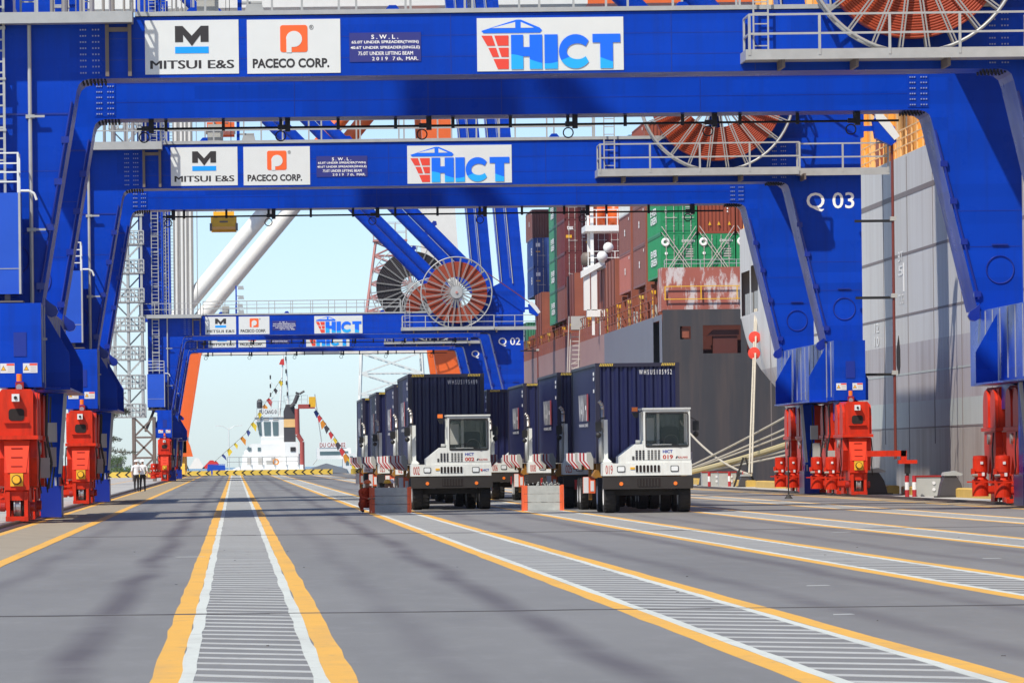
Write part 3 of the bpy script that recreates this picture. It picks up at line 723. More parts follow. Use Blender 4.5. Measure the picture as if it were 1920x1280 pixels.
    # landside platform at the portal corner
    pf = B(MB().box(-7.9, -2.66, -0.9, -0.01, 13.62, 13.72).box(-7.9, -2.66, -0.94, -0.9, 13.6, 13.9).box(-2.7, -2.64, -0.9, 0, 13.6, 13.9), 'corner_platform', 'galv')
    B(MB().railing((-7.8, -0.9, 13.72), (-2.7, -0.9, 13.72), 1.1, 1.45, (0.6, 1.1), 0.06), 'railing', 'galv', pf)
    B(MB().railing((-2.7, -0.9, 13.72), (-2.7, -0.1, 13.72), 1.1, 1.4, (0.6, 1.1), 0.06), 'railing', 'galv', pf)
    for x in (-3.42, -2.8): B(MB().box(x, x + 0.1, -0.14, -0.02, 12.18, 13.6), 'bracket_post', 'galv_brown', pf)
    B(MB().box(-3.32, -2.8, -0.12, -0.03, 13.4, 13.52), 'bracket_rail', 'galv_brown', pf)
    # ladder and pipes on the landside leg
    B(MB().ladder(-6.75, -6.2, -0.35, 9.0, 44.0, 0.3, 0.07), 'ladder', 'galv')
    ld = MB()
    for i in range(24): ld.box(-6.8, -6.15, -0.42, -0.02, 9.3 + i * 1.4, 9.36 + i * 1.4)
    tag(B(ld, 'ladder_brackets', 'galv'), kind='stuff')
    B(MB().ladder(-5.75, -5.35, 0.6, 14.0, 44.0, 0.3, 0.06), 'ladder', 'galv')
    pp = MB().tube((-5.5, -0.16, 3.8), (-5.5, -0.16, 13.6), 0.055, 8)
    for z in (5.0, 8.0, 11.1): pp.box(-5.62, -5.38, -0.22, 0, z - 0.05, z + 0.05).box(-5.5, -5.1, -0.25, -0.2, z - 0.03, z + 0.03)
    B(pp, 'conduit', 'galv')
    for x, r_ in ((-4.9, 0.06), (-4.55, 0.09), (-4.1, 0.05), (-3.8, 0.07), (-3.3, 0.035)):
        B(MB().tube((x, 1.0, 13.9), (x + 0.1, 1.0, 44), r_, 8), 'riser_pipe', 'riser_grey')
    # electrical cabinet with a railed roof
    cb = B(MB().box(-7.2, -5.74, -1.7, -0.4, 6.2, 8.95), 'cabinet', 'blue_cabinet')
    B(MB().box(-7.2, -5.73, -1.712, -1.702, 6.88, 6.9), 'cabinet_seam', 'galv', cb)
    B(MB().box(-5.8, -5.74, -1.72, -1.702, 6.2, 8.95), 'cabinet_trim', 'galv', cb)
    B(MB().railing((-7.15, -1.65, 8.95), (-5.8, -1.65, 8.95), 1.1, 1.35, (0.3, 0.56, 0.8, 1.08), 0.05).railing((-5.8, -1.65, 8.95), (-5.8, -0.5, 8.95), 1.1, 1.2, (0.56, 1.08), 0.05), 'railing', 'sign_white', cb)
    B(MB().path([(-5.74, -1.6, 9.0), (-5.5, -1.6, 9.0), (-5.36, -1.6, 8.92), (-5.3, -1.6, 8.75)], 0.035, 8), 'drain_pipe', 'sign_white', cb)
    B(MB().box(-7.2, -5.7, -1.6, -0.1, 5.98, 6.02).box(-6.9, -6.75, -1.5, -1.35, 6.02, 6.2).box(-6.2, -6.05, -1.5, -1.35, 6.02, 6.2), 'cabinet_bracket', 'galv_brown', cb)
    # seaward reel platform
    rp = B(MB().box(14.05, 21.7, -1.75, -0.01, 12.36, 12.44).box(14.05, 21.7, -1.79, -1.75, 12.32, 12.6).box(14.0, 14.05, -1.75, 0, 12.32, 12.6), 'reel_platform', 'galv')
    B(MB().box(21.72, 25.3, -0.5, -0.01, 12.36, 12.44).box(21.72, 25.3, -0.54, -0.5, 12.32, 12.6).box(21.7, 21.75, -1.75, -0.54, 12.32, 12.6), 'side_walkway', 'galv', rp)
    B(MB().railing((21.75, -0.52, 12.44), (25.25, -0.52, 12.44), 1.1, 1.75, (0.58, 1.1), 0.07), 'railing', 'galv', rp)
    B(MB().railing((14.1, -1.77, 12.44), (21.72, -1.77, 12.44), 1.1, 1.9, (0.58, 1.1), 0.07), 'railing', 'galv', rp)
    B(MB().railing((14.1, -1.77, 12.44), (14.1, -0.1, 12.44), 1.1, 1.6, (0.58, 1.1), 0.06), 'railing', 'galv', rp)
    B(MB().ladder(14.35, 14.75, -0.25, 12.5, 14.9, 0.3, 0.045), 'ladder', 'galv', rp)
    for x in (15.0, 17.0, 19.5, 21.9): B(MB().box(x, x + 0.08, -1.6, -0.02, 12.12, 12.355), 'bracket', 'galv_brown', rp)
    B(MB().box(18.4, 18.9, -0.45, -0.01, 13.9, 15.9), 'reel_mount', 'blue')
    make_reel(root, 18.65, -1.0, 15.47, 2.95, 'cable_orange')
    # flexible supply cable led down the seaward leg
    ar = B(MB().box(24.25, 25.0, -0.5, -0.3, 14.0, 14.2).prism([(24.7, 13.7), (25.3, 13.4), (25.5, 13.55), (25.45, 14.1), (24.9, 14.55), (24.6, 14.4)], -1.2, -0.6), 'cable_guide', 'blue')
    B(MB().prism([(24.72, 14.42), (25.42, 13.6), (25.62, 13.75), (25.3, 14.25), (24.92, 14.68), (24.7, 14.62)], -1.24, -0.56), 'guide_hood', 'sign_white', ar)
    B(MB().tube((25.36, -0.9, 1.4), (25.36, -0.9, 13.7), 0.055, 8), 'supply_cable', 'cable_maroon')
    B(MB().tube((20.9, -0.9, 17.3), (25.1, -0.9, 14.3), 0.04, 6), 'supply_cable', 'cable_maroon')
    for z in (10.55, 7.6, 4.65):
        st = B(MB().box(23.95, 25.4, -0.35, -0.27, z - 0.05, z + 0.05), 'standoff', 'black')
        B(MB().box(25.25, 25.48, -1.0, -0.8, z - 0.02, z + 0.14), 'clamp', 'grey_box', st)
    # sills, fins, bogies
    for xc, inn in ((-5.8, 1), (23.5, -1)):
        w = 0.6
        sl = B(MB().box(xc - w, xc + w, -2.2, 21.3, 3.66, 5.94), 'sill_beam')
        for i in range(12):
            y = -1.2 + i * 1.7; xs = xc + inn * (w + 0.012)
            B(MB().box(xs - 0.012, xs + 0.012, y, y + 0.07, 3.8, 5.9), 'stiffener', 'galv', sl)
        for y in (0.6, 14.6):
            xi = xc + inn * (w + 0.026); xo = xi + inn * 0.66
            B(MB().prism([(xi, 3.68), (xo, 3.68), (xo, 4.6), (xi, 5.75)], y, y + 0.05), 'gusset', 'blue', sl)
            xi = xc - inn * (w + 0.003); xo = xi - inn * 0.4
            B(MB().prism([(xi, 3.68), (xo, 3.68), (xo, 4.5), (xi, 5.2)], y, y + 0.05), 'gusset', 'blue', sl)
        xi = xc + inn * (w + 0.003)
        B(MB().box(min(xi, xi + inn * 0.7), max(xi, xi + inn * 0.7), 0.4, 15.0, 3.62, 3.672), 'bottom_flange', 'blue', sl)
        warning_sticker(root, xc - 0.52, 4.05, -2.2); warning_sticker(root, xc + 0.1, 4.05, -2.2)
        B(MB().box(xc - 0.15, xc + 0.2, -2.22, -2.202, 4.5, 5.15), 'access_panel', 'blue_dark', sl)
        # signal beacon and camera
        bc = B(MB().box(xc - 0.1, xc + 0.12, -2.5, -2.2, 3.5, 3.8), 'siren_box', 'red_dark')
        B(MB().tube((xc, -2.4, 3.82), (xc, -2.4, 4.02), 0.075, 12), 'beacon', 'beacon', bc)
        B(MB().tube((xc, -2.52, 3.66), (xc, -2.44, 3.66), 0.085, 14), 'siren', 'steel', bc)
        cm = B(MB().box(xc - 0.11, xc + 0.09, -5.0, -4.76, 3.25, 3.45), 'camera_housing', 'sign_white')
        B(MB().tube((xc - 0.01, -5.03, 3.35), (xc - 0.01, -4.99, 3.35), 0.045, 12), 'camera_lens', 'black', cm)
        # equaliser beams hanging from the sill
        for y0, y1 in ((-5.0, 4.2), (10.3, 19.3)):
            ym = (y0 + y1) / 2
            B(MB().prism([(ym - 2.3, 3.58), (ym - 0.6, 3.66), (ym + 0.6, 3.66), (ym + 2.3, 3.58), (ym + 1.6, 2.9), (ym - 1.6, 2.9)], xc - 0.36, xc + 0.36, 'x'), 'equaliser', 'blue')
        B(MB().prism([(xc + inn * 0.5, 3.6), (xc + inn * 0.95, 3.6), (xc + inn * 0.82, 1.2), (xc + inn * 0.6, 1.2)], 7.2, 7.8), 'storm_anchor', 'blue')
        B(MB().bar((xc + inn * 0.98, 6.9, 3.6), (xc + inn * 0.8, 6.9, 1.3), 0.1), 'anchor_strut', 'galv')
        for k, (y0, y1) in enumerate(((-5.0, -1.3), (0.4, 4.1), (10.4, 14.0), (15.6, 19.2))): bogie(root, xc, inn, y0, y1, k == 0)
        # junction boxes and the rail clamp on the lane side
        for y, z in ((-1.1, 1.2), (4.6, 1.5), (5.4, 2.2)):
            xx = xc + inn * 0.62
            B(MB().box(xx - 0.14, xx + 0.14, y, y + 0.3, z, z + 0.55), 'junction_box', 'grey_box')
        for y, q in ((-1.0, 0.7), (2.0, 0.62), (7.0, 0.55)):
            B(MB().path([(xc + inn * q, y, 0.9), (xc + inn * (q + 0.1), y, 1.6), (xc + inn * (q - 0.04), y, 2.4), (xc + inn * q, y, 3.5)], 0.035, 6), 'hose', 'black')
        B(MB().box(xc + inn * 0.5 - 0.3, xc + inn * 0.5 + 0.3, 7.9, 10.0, 0.05, 0.95), 'rail_clamp', 'blue_dark')
        B(MB().box(xc + inn * 0.5 - 0.2, xc + inn * 0.5 + 0.2, 8.6, 9.6, 0.95, 3.6), 'clamp_column', 'blue')
        B(MB().box(xc + inn * 0.62 - 0.03, xc + inn * 0.62 + 0.03, 8.5, 8.58, 0.3, 3.3), 'clamp_guide', 'galv')
        # pin brackets where the legs meet the sill
        for y in (0.9, 18.7):
            xi = xc + inn * 0.62
            B(MB().prism([(xi, 6.15), (xi, 5.7), (xi + inn * 0.16, 5.62), (xi + inn * 0.3, 5.66), (xi + inn * 0.36, 5.78), (xi + inn * 0.3, 5.92), (xi + inn * 0.14, 6.02)], y, y + 0.25), 'pin_bracket', 'blue_dark')
    B(MB().box(23.83, 25.3, -5.0, -4.8, 1.5, 1.72).box(25.1, 25.32, -5.0, -4.8, 1.3, 1.72).box(25.0, 25.7, -5.1, -4.7, 1.22, 1.36), 'cable_arm', 'red')
    hk = MB().box(25.25, 25.45, -5.0, -4.8, 0.85, 1.25).tube((25.35, -4.9, 0.55), (25.35, -4.9, 0.9), 0.06, 8).bar((25.35, -4.9, 0.55), (25.15, -4.9, 0.1), 0.05)
    B(hk, 'cable_tensioner', 'black')
    # sign boards on the front portal beam
    def panel(x0, x1, z0, z1, m='sign_white'): return B(MB().box(x0, x1, -0.02, -0.003, z0, z1), 'sign_board', m)
    p = panel(-2.33, 0.24, 12.22, 13.7)
    c = -1.045
    MB().prism([(c - 0.46, 13.1), (c - 0.24, 13.1), (c - 0.24, 13.3), (c, 12.99), (c + 0.24, 13.3), (c + 0.24, 13.1), (c + 0.46, 13.1), (c + 0.46, 13.54), (c + 0.25, 13.54), (c, 13.27), (c - 0.25, 13.54), (c - 0.46, 13.54)], -0.03, -0.022).build('emblem', 'ink', p, off=OFF)
    MB().box(c - 0.46, c + 0.46, -0.03, -0.022, 12.79, 12.97).build('emblem', 'logo_azure', p, off=OFF)
    text('MITSUI E&S', -2.18, 0.1, 12.37, 12.6, -0.026, 'ink', p, offset=0.025, off=OFF)
    p = panel(0.47, 3.03, 12.21, 13.69)
    o1 = MB().prism(rounded(1.38, 2.13, 12.79, 13.53, 0.07), -0.03, -0.022).build('emblem', 'logo_orange', p, off=OFF)
    t_ = [(1.55, 12.78), (1.69, 12.78), (1.69, 12.93)]
    for i in range(17):
        a = R(-90 + 270 * i / 16); t_.append((1.76 + 0.22 * math.cos(a), 13.15 + 0.22 * math.sin(a)))
    t_ += [(1.55, 13.15)]
    MB().prism(t_, -0.037, -0.031).build('emblem', 'sign_white', p, off=OFF)
    text('PACECO CORP.', 0.62, 2.72, 12.36, 12.62, -0.026, 'ink', p, offset=0.035, off=OFF)
    text('®', 2.18, 2.3, 13.4, 13.53, -0.026, 'ink', p, offset=0.0, off=OFF)
    p = panel(3.28, 5.24, 12.5, 13.3, 'plate_violet')
    for s, a, b, z0, z1 in (('S . W . L .', 3.88, 4.62, 13.12, 13.24), ('65.0T UNDER SPREADER(TWIN)', 3.34, 5.18, 12.98, 13.08), ('40.6T UNDER SPREADER(SINGLE)', 3.31, 5.21, 12.83, 12.93), ('75.0T UNDER LIFTING BEAM', 3.52, 5.02, 12.68, 12.78), ('2 0 1 9   7 th,  MAR.', 3.9, 5.16, 12.52, 12.63)):
        text(s, a, b, z0, z1, -0.026, 'letter_white', p, offset=0.02, off=OFF)
    p = panel(6.78, 10.8, 12.2, 13.66)
    hict_logo(p, 6.78, 10.8, 12.2, 13.66, -0.02)
    return root

CR = make_crane('nearest blue quay crane, its beam and signs across the top of the picture')
def place_crane(o, D): o.location = (8.8, D + 7.0, 0)
place_crane(CR, 161)
for D, lab, num in ((226, 'second blue quay crane, marked Q 03 on its seaward leg', 'Q 03'), (490, 'third blue quay crane, marked Q 02, with the fully visible orange cable reel', 'Q 02'), (546, 'farthest blue quay crane, marked Q 01, just behind Q 02', 'Q 01')):
    c = copy_tree(CR); place_crane(c, D); c['label'] = lab
    text(num, 22.14, 23.98, 10.95, 11.68, -0.012, 'letter_white', c, 'leg_number', 0.01, off=OFF)
    if num == 'Q 02':
        # stair tower on the landside of this crane
        st = MB()
        xa, xb, ya, yb = -9.9, -7.6, -1.2, 2.4
        for x in (xa, (xa + xb) / 2, xb):
            for y in (ya, yb): st.bar((x, y, 5.4), (x, y, 34), 0.2)
        for i in range(13):
            z = 5.4 + i * 2.4
            st.box(xa - 0.3, xb + 0.25, ya - 0.2, yb, z - 0.05, z + 0.06)
            if i < 12:
                f = i % 2
                st.bar((xa if f else xb, ya, z), (xb if f else xa, ya, z + 2.4), 0.22, 0.14)
                st.bar((xa if f else xb, ya + 0.8, z), (xb if f else xa, ya + 0.8, z + 2.4), 0.16, 0.1)
                st.railing((xa - 0.25, ya - 0.15, z), (xb + 0.2, ya - 0.15, z), 1.1, 0.42, (0.37, 0.74, 1.1), 0.1)
                st.railing((xa - 0.25, yb, z), (xb + 0.2, yb, z), 1.1, 0.6, (0.55, 1.1), 0.075)
                st.bar((xb if f else xa, yb, z), (xa if f else xb, yb, z + 2.4), 0.12)
                for k in range(8):
                    t = (k + 0.5) / 8; xx = xa + (xb - xa) * (t if f else 1 - t); st.box(xx - 0.12, xx + 0.12, ya, ya + 0.8, z + 2.4 * t - 0.02, z + 2.4 * t + 0.02)
        st.build('stair_tower', 'galv', c, off=OFF)
        lg = MB()
        for x in (xa + 1.5, xb + 0.9):
            for y in (ya, yb): lg.bar((x, y, 0.05), (x, y, 5.4), 0.26)
        for i in range(3):
            z = 0.3 + i * 1.7
            lg.bar((xa + 1.5, ya, z), (xb + 0.9, ya, z + 1.7), 0.16).bar((xb + 0.9, ya, z), (xa + 1.5, ya, z + 1.7), 0.16).bar((xa + 1.5, ya, z), (xb + 0.9, ya, z), 0.16)
        lg.bar((xb + 0.2, ya, 4.2), (-6.5, ya + 1, 6.4), 0.16)
        lg.build('stair_tower_base', 'galv_brown', c, off=OFF)
# ---------------------------------------------------------------- shipping containers
def corr(mb, p0, du, dn, L_, z0, z1, pitch, depth):
    """corrugated wall from p0 along du, outward normal dn"""
    p0 = Vector(p0); du = Vector(du); dn = Vector(dn)
    k = max(2, round(L_ / pitch)); st = L_ / k; pr = []
    for i in range(k):
        a = i * st
        pr += [(a, 0), (a + st * 0.26, 0), (a + st * 0.5, -depth), (a + st * 0.76, -depth)]
    pr.append((L_, 0))
    vs = []
    for u, d in pr:
        q = p0 + du * u + dn * d
        vs += [(q.x, q.y, z0), (q.x, q.y, z1)]
    mb.add(vs, [(2 * i, 2 * i + 2, 2 * i + 3, 2 * i + 1) for i in range(len(pr) - 1)])
CL, CW = 12.19, 2.44
CONT = {}
def container_meshes(H):
    if H in CONT: return CONT[H]
    w = CW / 2; e = 0.03
    b = MB()
    corr(b, (-w + 0.1, e, 0), (1, 0, 0), (0, -1, 0), CW - 0.2, 0.15, H - 0.1, 0.25, 0.05)
    corr(b, (-w + e, CL - 0.1, 0), (0, -1, 0), (-1, 0, 0), CL - 0.2, 0.15, H - 0.07, 0.28, 0.036)
    corr(b, (w - e, 0.1, 0), (0, 1, 0), (1, 0, 0), CL - 0.2, 0.15, H - 0.07, 0.28, 0.036)
    b.box(-w + 0.05, w - 0.05, CL - 0.1, CL - 0.03, 0.15, H - 0.1)
    b.box(-w + 0.05, w - 0.05, 0.09, CL - 0.09, H - 0.06, H - 0.02)
    b.box(-w + 0.05, w - 0.05, 0.09, CL - 0.09, 0.1, 0.16)
    f = MB()
    for x in (-w, w - 0.12):
        for y in (0, CL - 0.12): f.box(x, x + 0.12, y, y + 0.12, 0.12, H - 0.12)
        f.box(x, x + 0.06 if x < 0 else x + 0.12, 0.12, CL - 0.12, 0.0, 0.15) if x < 0 else f.box(x + 0.06, x + 0.12, 0.12, CL - 0.12, 0.0, 0.15)
        (f.box(x, x + 0.06, 0.12, CL - 0.12, H - 0.08, H) if x < 0 else f.box(x + 0.06, x + 0.12, 0.12, CL - 0.12, H - 0.08, H))
    for y in (0, CL - 0.1):
        f.box(-w + 0.12, w - 0.12, y, y + 0.1, 0, 0.15).box(-w + 0.12, w - 0.12, y, y + 0.1, H - 0.11, H - 0.002)
    c = MB()
    for x in (-w - 0.004, w - 0.174):
        for y in (-0.004, CL - 0.174):
            for z in (-0.002, H - 0.116): c.box(x, x + 0.178, y, y + 0.178, z, z + 0.118)
    # door end towards the viewer
    d = MB(); r = MB()
    for s in (-1, 1):
        x0, x1 = (0.012, w - 0.1) if s > 0 else (-w + 0.1, -0.012)
        d.box(x0, x1, -0.012, 0.02, 0.16, H - 0.12)
        for k in range(4):
            z = 0.22 + k * (H - 0.4) / 4; d.box(x0 + 0.04, x1 - 0.04, -0.035, -0.013, z, z + (H - 0.4) / 4 - 0.14)
        for q in (0.25, 0.72):
            xr = x0 + (x1 - x0) * q; r.tube((xr, -0.075, 0.08), (xr, -0.075, H - 0.06), 0.022, 6)
            for z in (0.5, 1.1, 1.9, H - 0.4): r.box(xr - 0.05, xr + 0.05, -0.09, -0.036, z, z + 0.05)
        r.box(x0 + 0.2, x1 - 0.1, -0.1, -0.08, 1.05, 1.09)
    CONT[H] = (b, f, c, d, r)
    return CONT[H]
PROTO = {}
def container(x, y, z, H, m, frame_m, label, group, doors=False, detail=True, name='shipping_container'):
    root = thing(name, (x, y, z), label, 'container', group)
    b, f, c, d, r = container_meshes(H)
    parts = [('walls', b, m), ('frame', f, frame_m)]
    if doors: parts += [('doors', d, m), ('lock_rods', r, 'rod')]
    for nm, mb, mm in parts:
        key = (nm, H)
        if key not in PROTO:
            o = mb.build(nm, mm, root); PROTO[key] = o.data
        else:
            o = bpy.data.objects.new(nm, PROTO[key]); COL.objects.link(o); o.parent = root
        set_mat(o, mm)
    if detail:
        for sx in (-1, 1):
            for ey in (0, 1):
                for ez in (0, 1):
                    if 'casting' not in PROTO:
                        o = MB().box(-0.089, 0.089, -0.089, 0.089, 0, 0.118).build('corner_casting', frame_m, root); PROTO['casting'] = o.data
                    else:
                        o = bpy.data.objects.new('corner_casting', PROTO['casting']); COL.objects.link(o); o.parent = root
                    o.location = (sx * (CW / 2 - 0.085), 0.085 + ey * (CL - 0.17), -0.002 + ez * (H - 0.114))
    return root

# ---------------------------------------------------------------- terminal tractors and trailers
def wheel_set(mb_t, mb_r, x, y, r, w):
    mb_t.lathe([(r * 0.55, -w / 2), (r * 0.93, -w / 2), (r, -w / 2 + 0.05), (r, w / 2 - 0.05), (r * 0.93, w / 2), (r * 0.55, w / 2)], (x, y, r), 'x', 28)
    for i in range(26):
        t = 2 * math.pi * i / 26
        yy = y + r * math.cos(t); zz = r + r * math.sin(t)
        if zz > 0.03: mb_t.bar((x - w / 2 + 0.02, yy, zz), (x - 0.03, yy + 0.02, zz), 0.05, 0.02); mb_t.bar((x + 0.03, yy + 0.02, zz), (x + w / 2 - 0.02, yy, zz), 0.05, 0.02)
    mb_r.lathe([(0.02, -w / 2 + 0.06), (r * 0.3, -w / 2 + 0.04), (r * 0.5, -w / 2 + 0.02), (r * 0.56, -w / 2), (r * 0.56, w / 2), (r * 0.5, w / 2 - 0.02), (0.02, w / 2 - 0.06)], (x, y, r), 'x', 20)
def wheel(root, x, y, r=0.5, w=0.33):
    a, b = MB(), MB(); wheel_set(a, b, x, y, r, w)
    t = a.build('wheel', 'rubber', root); b.build('wheel_rim', 'hazard_white', t)

glass('dark_glass', (0.02, 0.03, 0.03), 0.7)
def make_tractor(number):
    root = thing('terminal_tractor', (0, 0, 0), 'x', 'truck', 'white terminal tractors queued on the quay')
    B = lambda mb, n, m='white', par=None, sm=False: mb.build(n, m, par or root, sm)
    # black bumper and frame
    bp = B(MB().prism([(-1.27, 0.68), (1.27, 0.68), (1.29, 0.74), (1.29, 1.03), (-1.27, 1.03)], 0.0, 0.35), 'bumper', 'under')
    for x in (-0.76, 0.78): B(MB().tube((x, -0.015, 0.83), (x, 0.02, 0.83), 0.055, 16), 'fog_lamp', 'beacon', bp)
    B(MB().box(-0.3, 0.36, -0.006, 0.0, 0.74, 0.98), 'radiator_opening', 'hole', bp)
    sl = MB()
    for i in range(7): sl.box(-0.27 + i * 0.088, -0.23 + i * 0.088, -0.02, -0.007, 0.75, 0.97)
    B(sl, 'radiator_bars', 'under', bp)
    B(MB().box(-0.5, 0.5, 0.4, 5.4, 0.62, 0.95).box(-1.05, 1.05, 0.5, 1.0, 0.5, 0.66), 'chassis', 'under')
    # white front band
    fb = B(MB().prism([(-1.27, 1.06), (1.25, 1.06), (1.25, 1.41), (-0.98, 1.41), (-1.05, 1.46), (-1.22, 1.46), (-1.27, 1.41)], 0.02, 1.1), 'front_panel')
    gr = B(MB().prism(rounded(-0.36, 0.36, 1.15, 1.36, 0.04), 0.008, 0.018), 'grille', 'white', fb)
    for i in range(7):
        x = -0.31 + i * 0.103; B(MB().prism(rounded(x - 0.034, x + 0.034, 1.155, 1.355, 0.03), 0.0, 0.007), 'grille_slot', 'hole', fb)
    for x in (-0.76, 0.76):
        B(MB().prism(rounded(x - 0.115, x + 0.115, 1.165, 1.335, 0.03), 0.002, 0.018), 'headlamp_frame', 'ink', fb)
        hl = B(MB().prism(rounded(x - 0.095, x + 0.095, 1.185, 1.315, 0.025), -0.01, 0.001), 'headlamp', 'lens', fb)
    B(MB().box(-0.5, -0.37, 0.0, 0.018, 1.24, 1.3), 'marker_lamp', 'yellow', fb)
    # engine cover with louvres
    hd = B(MB().prism([(-0.78, 1.412), (1.24, 1.412), (1.24, 1.5), (-0.115, 1.5), (-0.115, 1.95), (-0.33, 1.95), (-0.78, 1.6)], 0.05, 1.9), 'engine_cover')
    lo = MB()
    for bx, n in ((-0.44, 4), (-0.0, 4)):
        for i in range(n):
            for r in range(5):
                if bx < -0.1 and i == 0 and r > 1: continue
                x = bx + i * 0.098; z = 1.51 + r * 0.056
                lo.box(x, x + 0.024, 0.033, 0.049, z, z + 0.044).box(x + 0.034, x + 0.058, 0.033, 0.049, z, z + 0.044)
    B(lo, 'louvres', 'hole', hd)
    # cab: side posts, roof, lower front, windscreen
    cx0, cx1 = -0.11, 1.22
    cab = B(MB().box(cx0, cx1, 0.04, 0.1, 1.5, 1.86), 'cab')
    B(MB().box(cx0, cx1, 0.06, 1.7, 2.86, 2.95).box(cx0 - 0.03, cx1 + 0.02, 0.02, 1.75, 2.93, 2.975), 'cab_roof', 'white', cab)
    for xa in (cx0, cx1 - 0.055): B(MB().box(xa, xa + 0.055, 0.05, 0.14, 1.86, 2.86), 'screen_pillar', 'white', cab)
    B(MB().box(cx1 - 0.05, cx1, 0.14, 1.7, 1.4, 2.0).box(cx1 - 0.05, cx1, 0.95, 1.05, 2.0, 2.86), 'cab_side', 'white', cab)
    B(MB().box(cx0, cx0 + 0.05, 0.14, 1.7, 1.95, 2.05).box(cx0, cx0 + 0.05, 0.9, 1.0, 2.05, 2.86), 'cab_side', 'white', cab)
    B(MB().box(cx0, cx1, 1.64, 1.7, 1.5, 1.95).box(cx0, cx0 + 0.06, 1.64, 1.7, 1.95, 2.86).box(cx1 - 0.06, cx1, 1.64, 1.7, 1.95, 2.86).box(0.38, 0.46, 1.64, 1.7, 1.95, 2.86), 'cab_back', 'white', cab)
    gk = MB()
    o_, i_ = rounded(cx0 + 0.05, cx1 - 0.05, 1.85, 2.84, 0.07), rounded(cx0 + 0.08, cx1 - 0.08, 1.88, 2.81, 0.06)
    n_ = len(o_); gk.add([(p[0], 0.03, p[1]) for p in o_] + [(p[0], 0.03, p[1]) for p in i_], [(i, (i + 1) % n_, (i + 1) % n_ + n_, i + n_) for i in range(n_)])
    B(gk, 'screen_gasket', 'ink', cab)
    B(MB().box(cx0 + 0.06, cx1 - 0.06, 0.045, 0.05, 1.87, 2.83), 'windscreen', 'cab_glass', cab)
    B(MB().bar((0.0, 0.02, 1.99), (0.52, 0.02, 2.08), 0.018).bar((0.4, 0.02, 2.1), (0.95, 0.02, 1.86), 0.022), 'wiper', 'black', cab)
    B(MB().box(cx0 + 0.06, cx1 - 0.06, 1.655, 1.66, 1.95, 2.86), 'rear_window', 'dark_glass', cab)
    B(MB().box(cx0 + 0.06, 0.3, 1.5, 1.6, 2.05, 2.7), 'cab_locker', 'grey_box', cab)
    st = B(MB().prism(rounded(0.45, 0.95, 1.75, 2.45, 0.12), 0.95, 1.1), 'seat', 'black', cab)
    B(MB().box(0.42, 0.98, 0.6, 1.1, 1.6, 1.75), 'seat_cushion', 'black', cab)
    B(MB().ring((0.7, 0.45, 2.0), 0.2, 0.018, 'y', 20, 5), 'steering_wheel', 'black', cab)
    B(MB().box(cx0 + 0.06, cx1 - 0.06, 0.12, 0.45, 1.6, 1.92), 'dashboard', 'trousers', cab)
    B(MB().box(0.15, 0.7, 0.15, 0.4, 1.925, 1.94), 'papers', 'hazard_white', cab)
    # beacon and work lamp left of the roof
    bc = B(MB().box(-0.4, -0.24, 0.5, 0.66, 2.88, 3.0), 'beacon', 'beacon')
    B(MB().prism([(-0.41, 2.86), (-0.2, 2.86), (-0.23, 2.7), (-0.33, 2.7)], 0.48, 0.68), 'work_lamp', 'black', bc)
    B(MB().bar((-0.2, 0.6, 2.86), (-0.1, 0.6, 2.9), 0.03), 'lamp_arm', 'black', bc)
    B(MB().bar((-0.16, 0.6, 2.0), (-0.16, 0.6, 2.86), 0.025).tube((-0.3, 0.6, 2.02), (-0.18, 0.6, 2.02), 0.05, 8), 'air_lines', 'galv')
    # exhaust stack on the other corner
    B(MB().prism([(-1.24, 1.46), (-0.98, 1.46), (-1.09, 1.56), (-1.09, 2.66), (-1.2, 2.66), (-1.2, 1.56)], 0.6, 0.95), 'stack_shield')
    ex = B(MB().tube((-1.28, 0.75, 1.45), (-1.28, 0.75, 2.38), 0.065, 14), 'exhaust_guard', 'galv', None, True)
    B(MB().path([(-1.22, 0.78, 2.3), (-1.22, 0.78, 2.95), (-1.23, 0.78, 3.06), (-1.27, 0.78, 3.14), (-1.33, 0.78, 3.19)], 0.05, 12), 'exhaust_pipe', 'steel', ex, True)
    B(MB().box(-1.3, -1.14, 0.68, 0.88, 2.7, 2.73), 'pipe_clamp', 'black', ex)
    # mirrors
    for s, xm in ((-1, -1.37), (1, 1.4)):
        mi = B(MB().prism(rounded(xm - 0.09, xm + 0.09, 2.32, 2.6, 0.03), 0.3, 0.37), 'mirror', 'black')
        B(MB().lathe([(0.001, -0.05), (0.08, -0.02), (0.08, 0.02), (0.001, 0.02)], (xm, 0.34, 2.22), 'y', 16), 'round_mirror', 'black', mi)
        B(MB().bar((xm, 0.34, 2.62), (xm - s * 0.22, 0.4, 2.74), 0.02).bar((xm, 0.34, 2.1), (xm, 0.34, 2.62), 0.02), 'mirror_arm', 'black', mi)
    for x in (-1.06, 1.06): wheel(root, x, 0.75, 0.5, 0.34)
    for x in (-1.08, -0.74, 0.74, 1.08): wheel(root, x, 3.6, 0.5, 0.3)
    B(MB().box(-0.55, 0.55, 3.0, 4.6, 1.0, 1.18), 'fifth_wheel', 'under')
    # lettering
    text('HICT', 0.43, 0.71, 1.69, 1.78, 0.034, 'plate_blue', cab, offset=0.03)
    text(number, 0.43, 0.72, 1.52, 1.64, 0.034, 'number_red', cab, offset=0.03)
    text('KALMAR', 0.87, 1.14, 1.535, 1.595, 0.034, 'number_red', cab, offset=0.02)
    MB().prism([(0.79, 1.54), (0.82, 1.6), (0.86, 1.6), (0.83, 1.54)], 0.03, 0.036).build('emblem', 'ink', cab)
    text(number, -1.2, -1.0, 1.11, 1.36, 0.012, 'number_red', fb, offset=0.0)
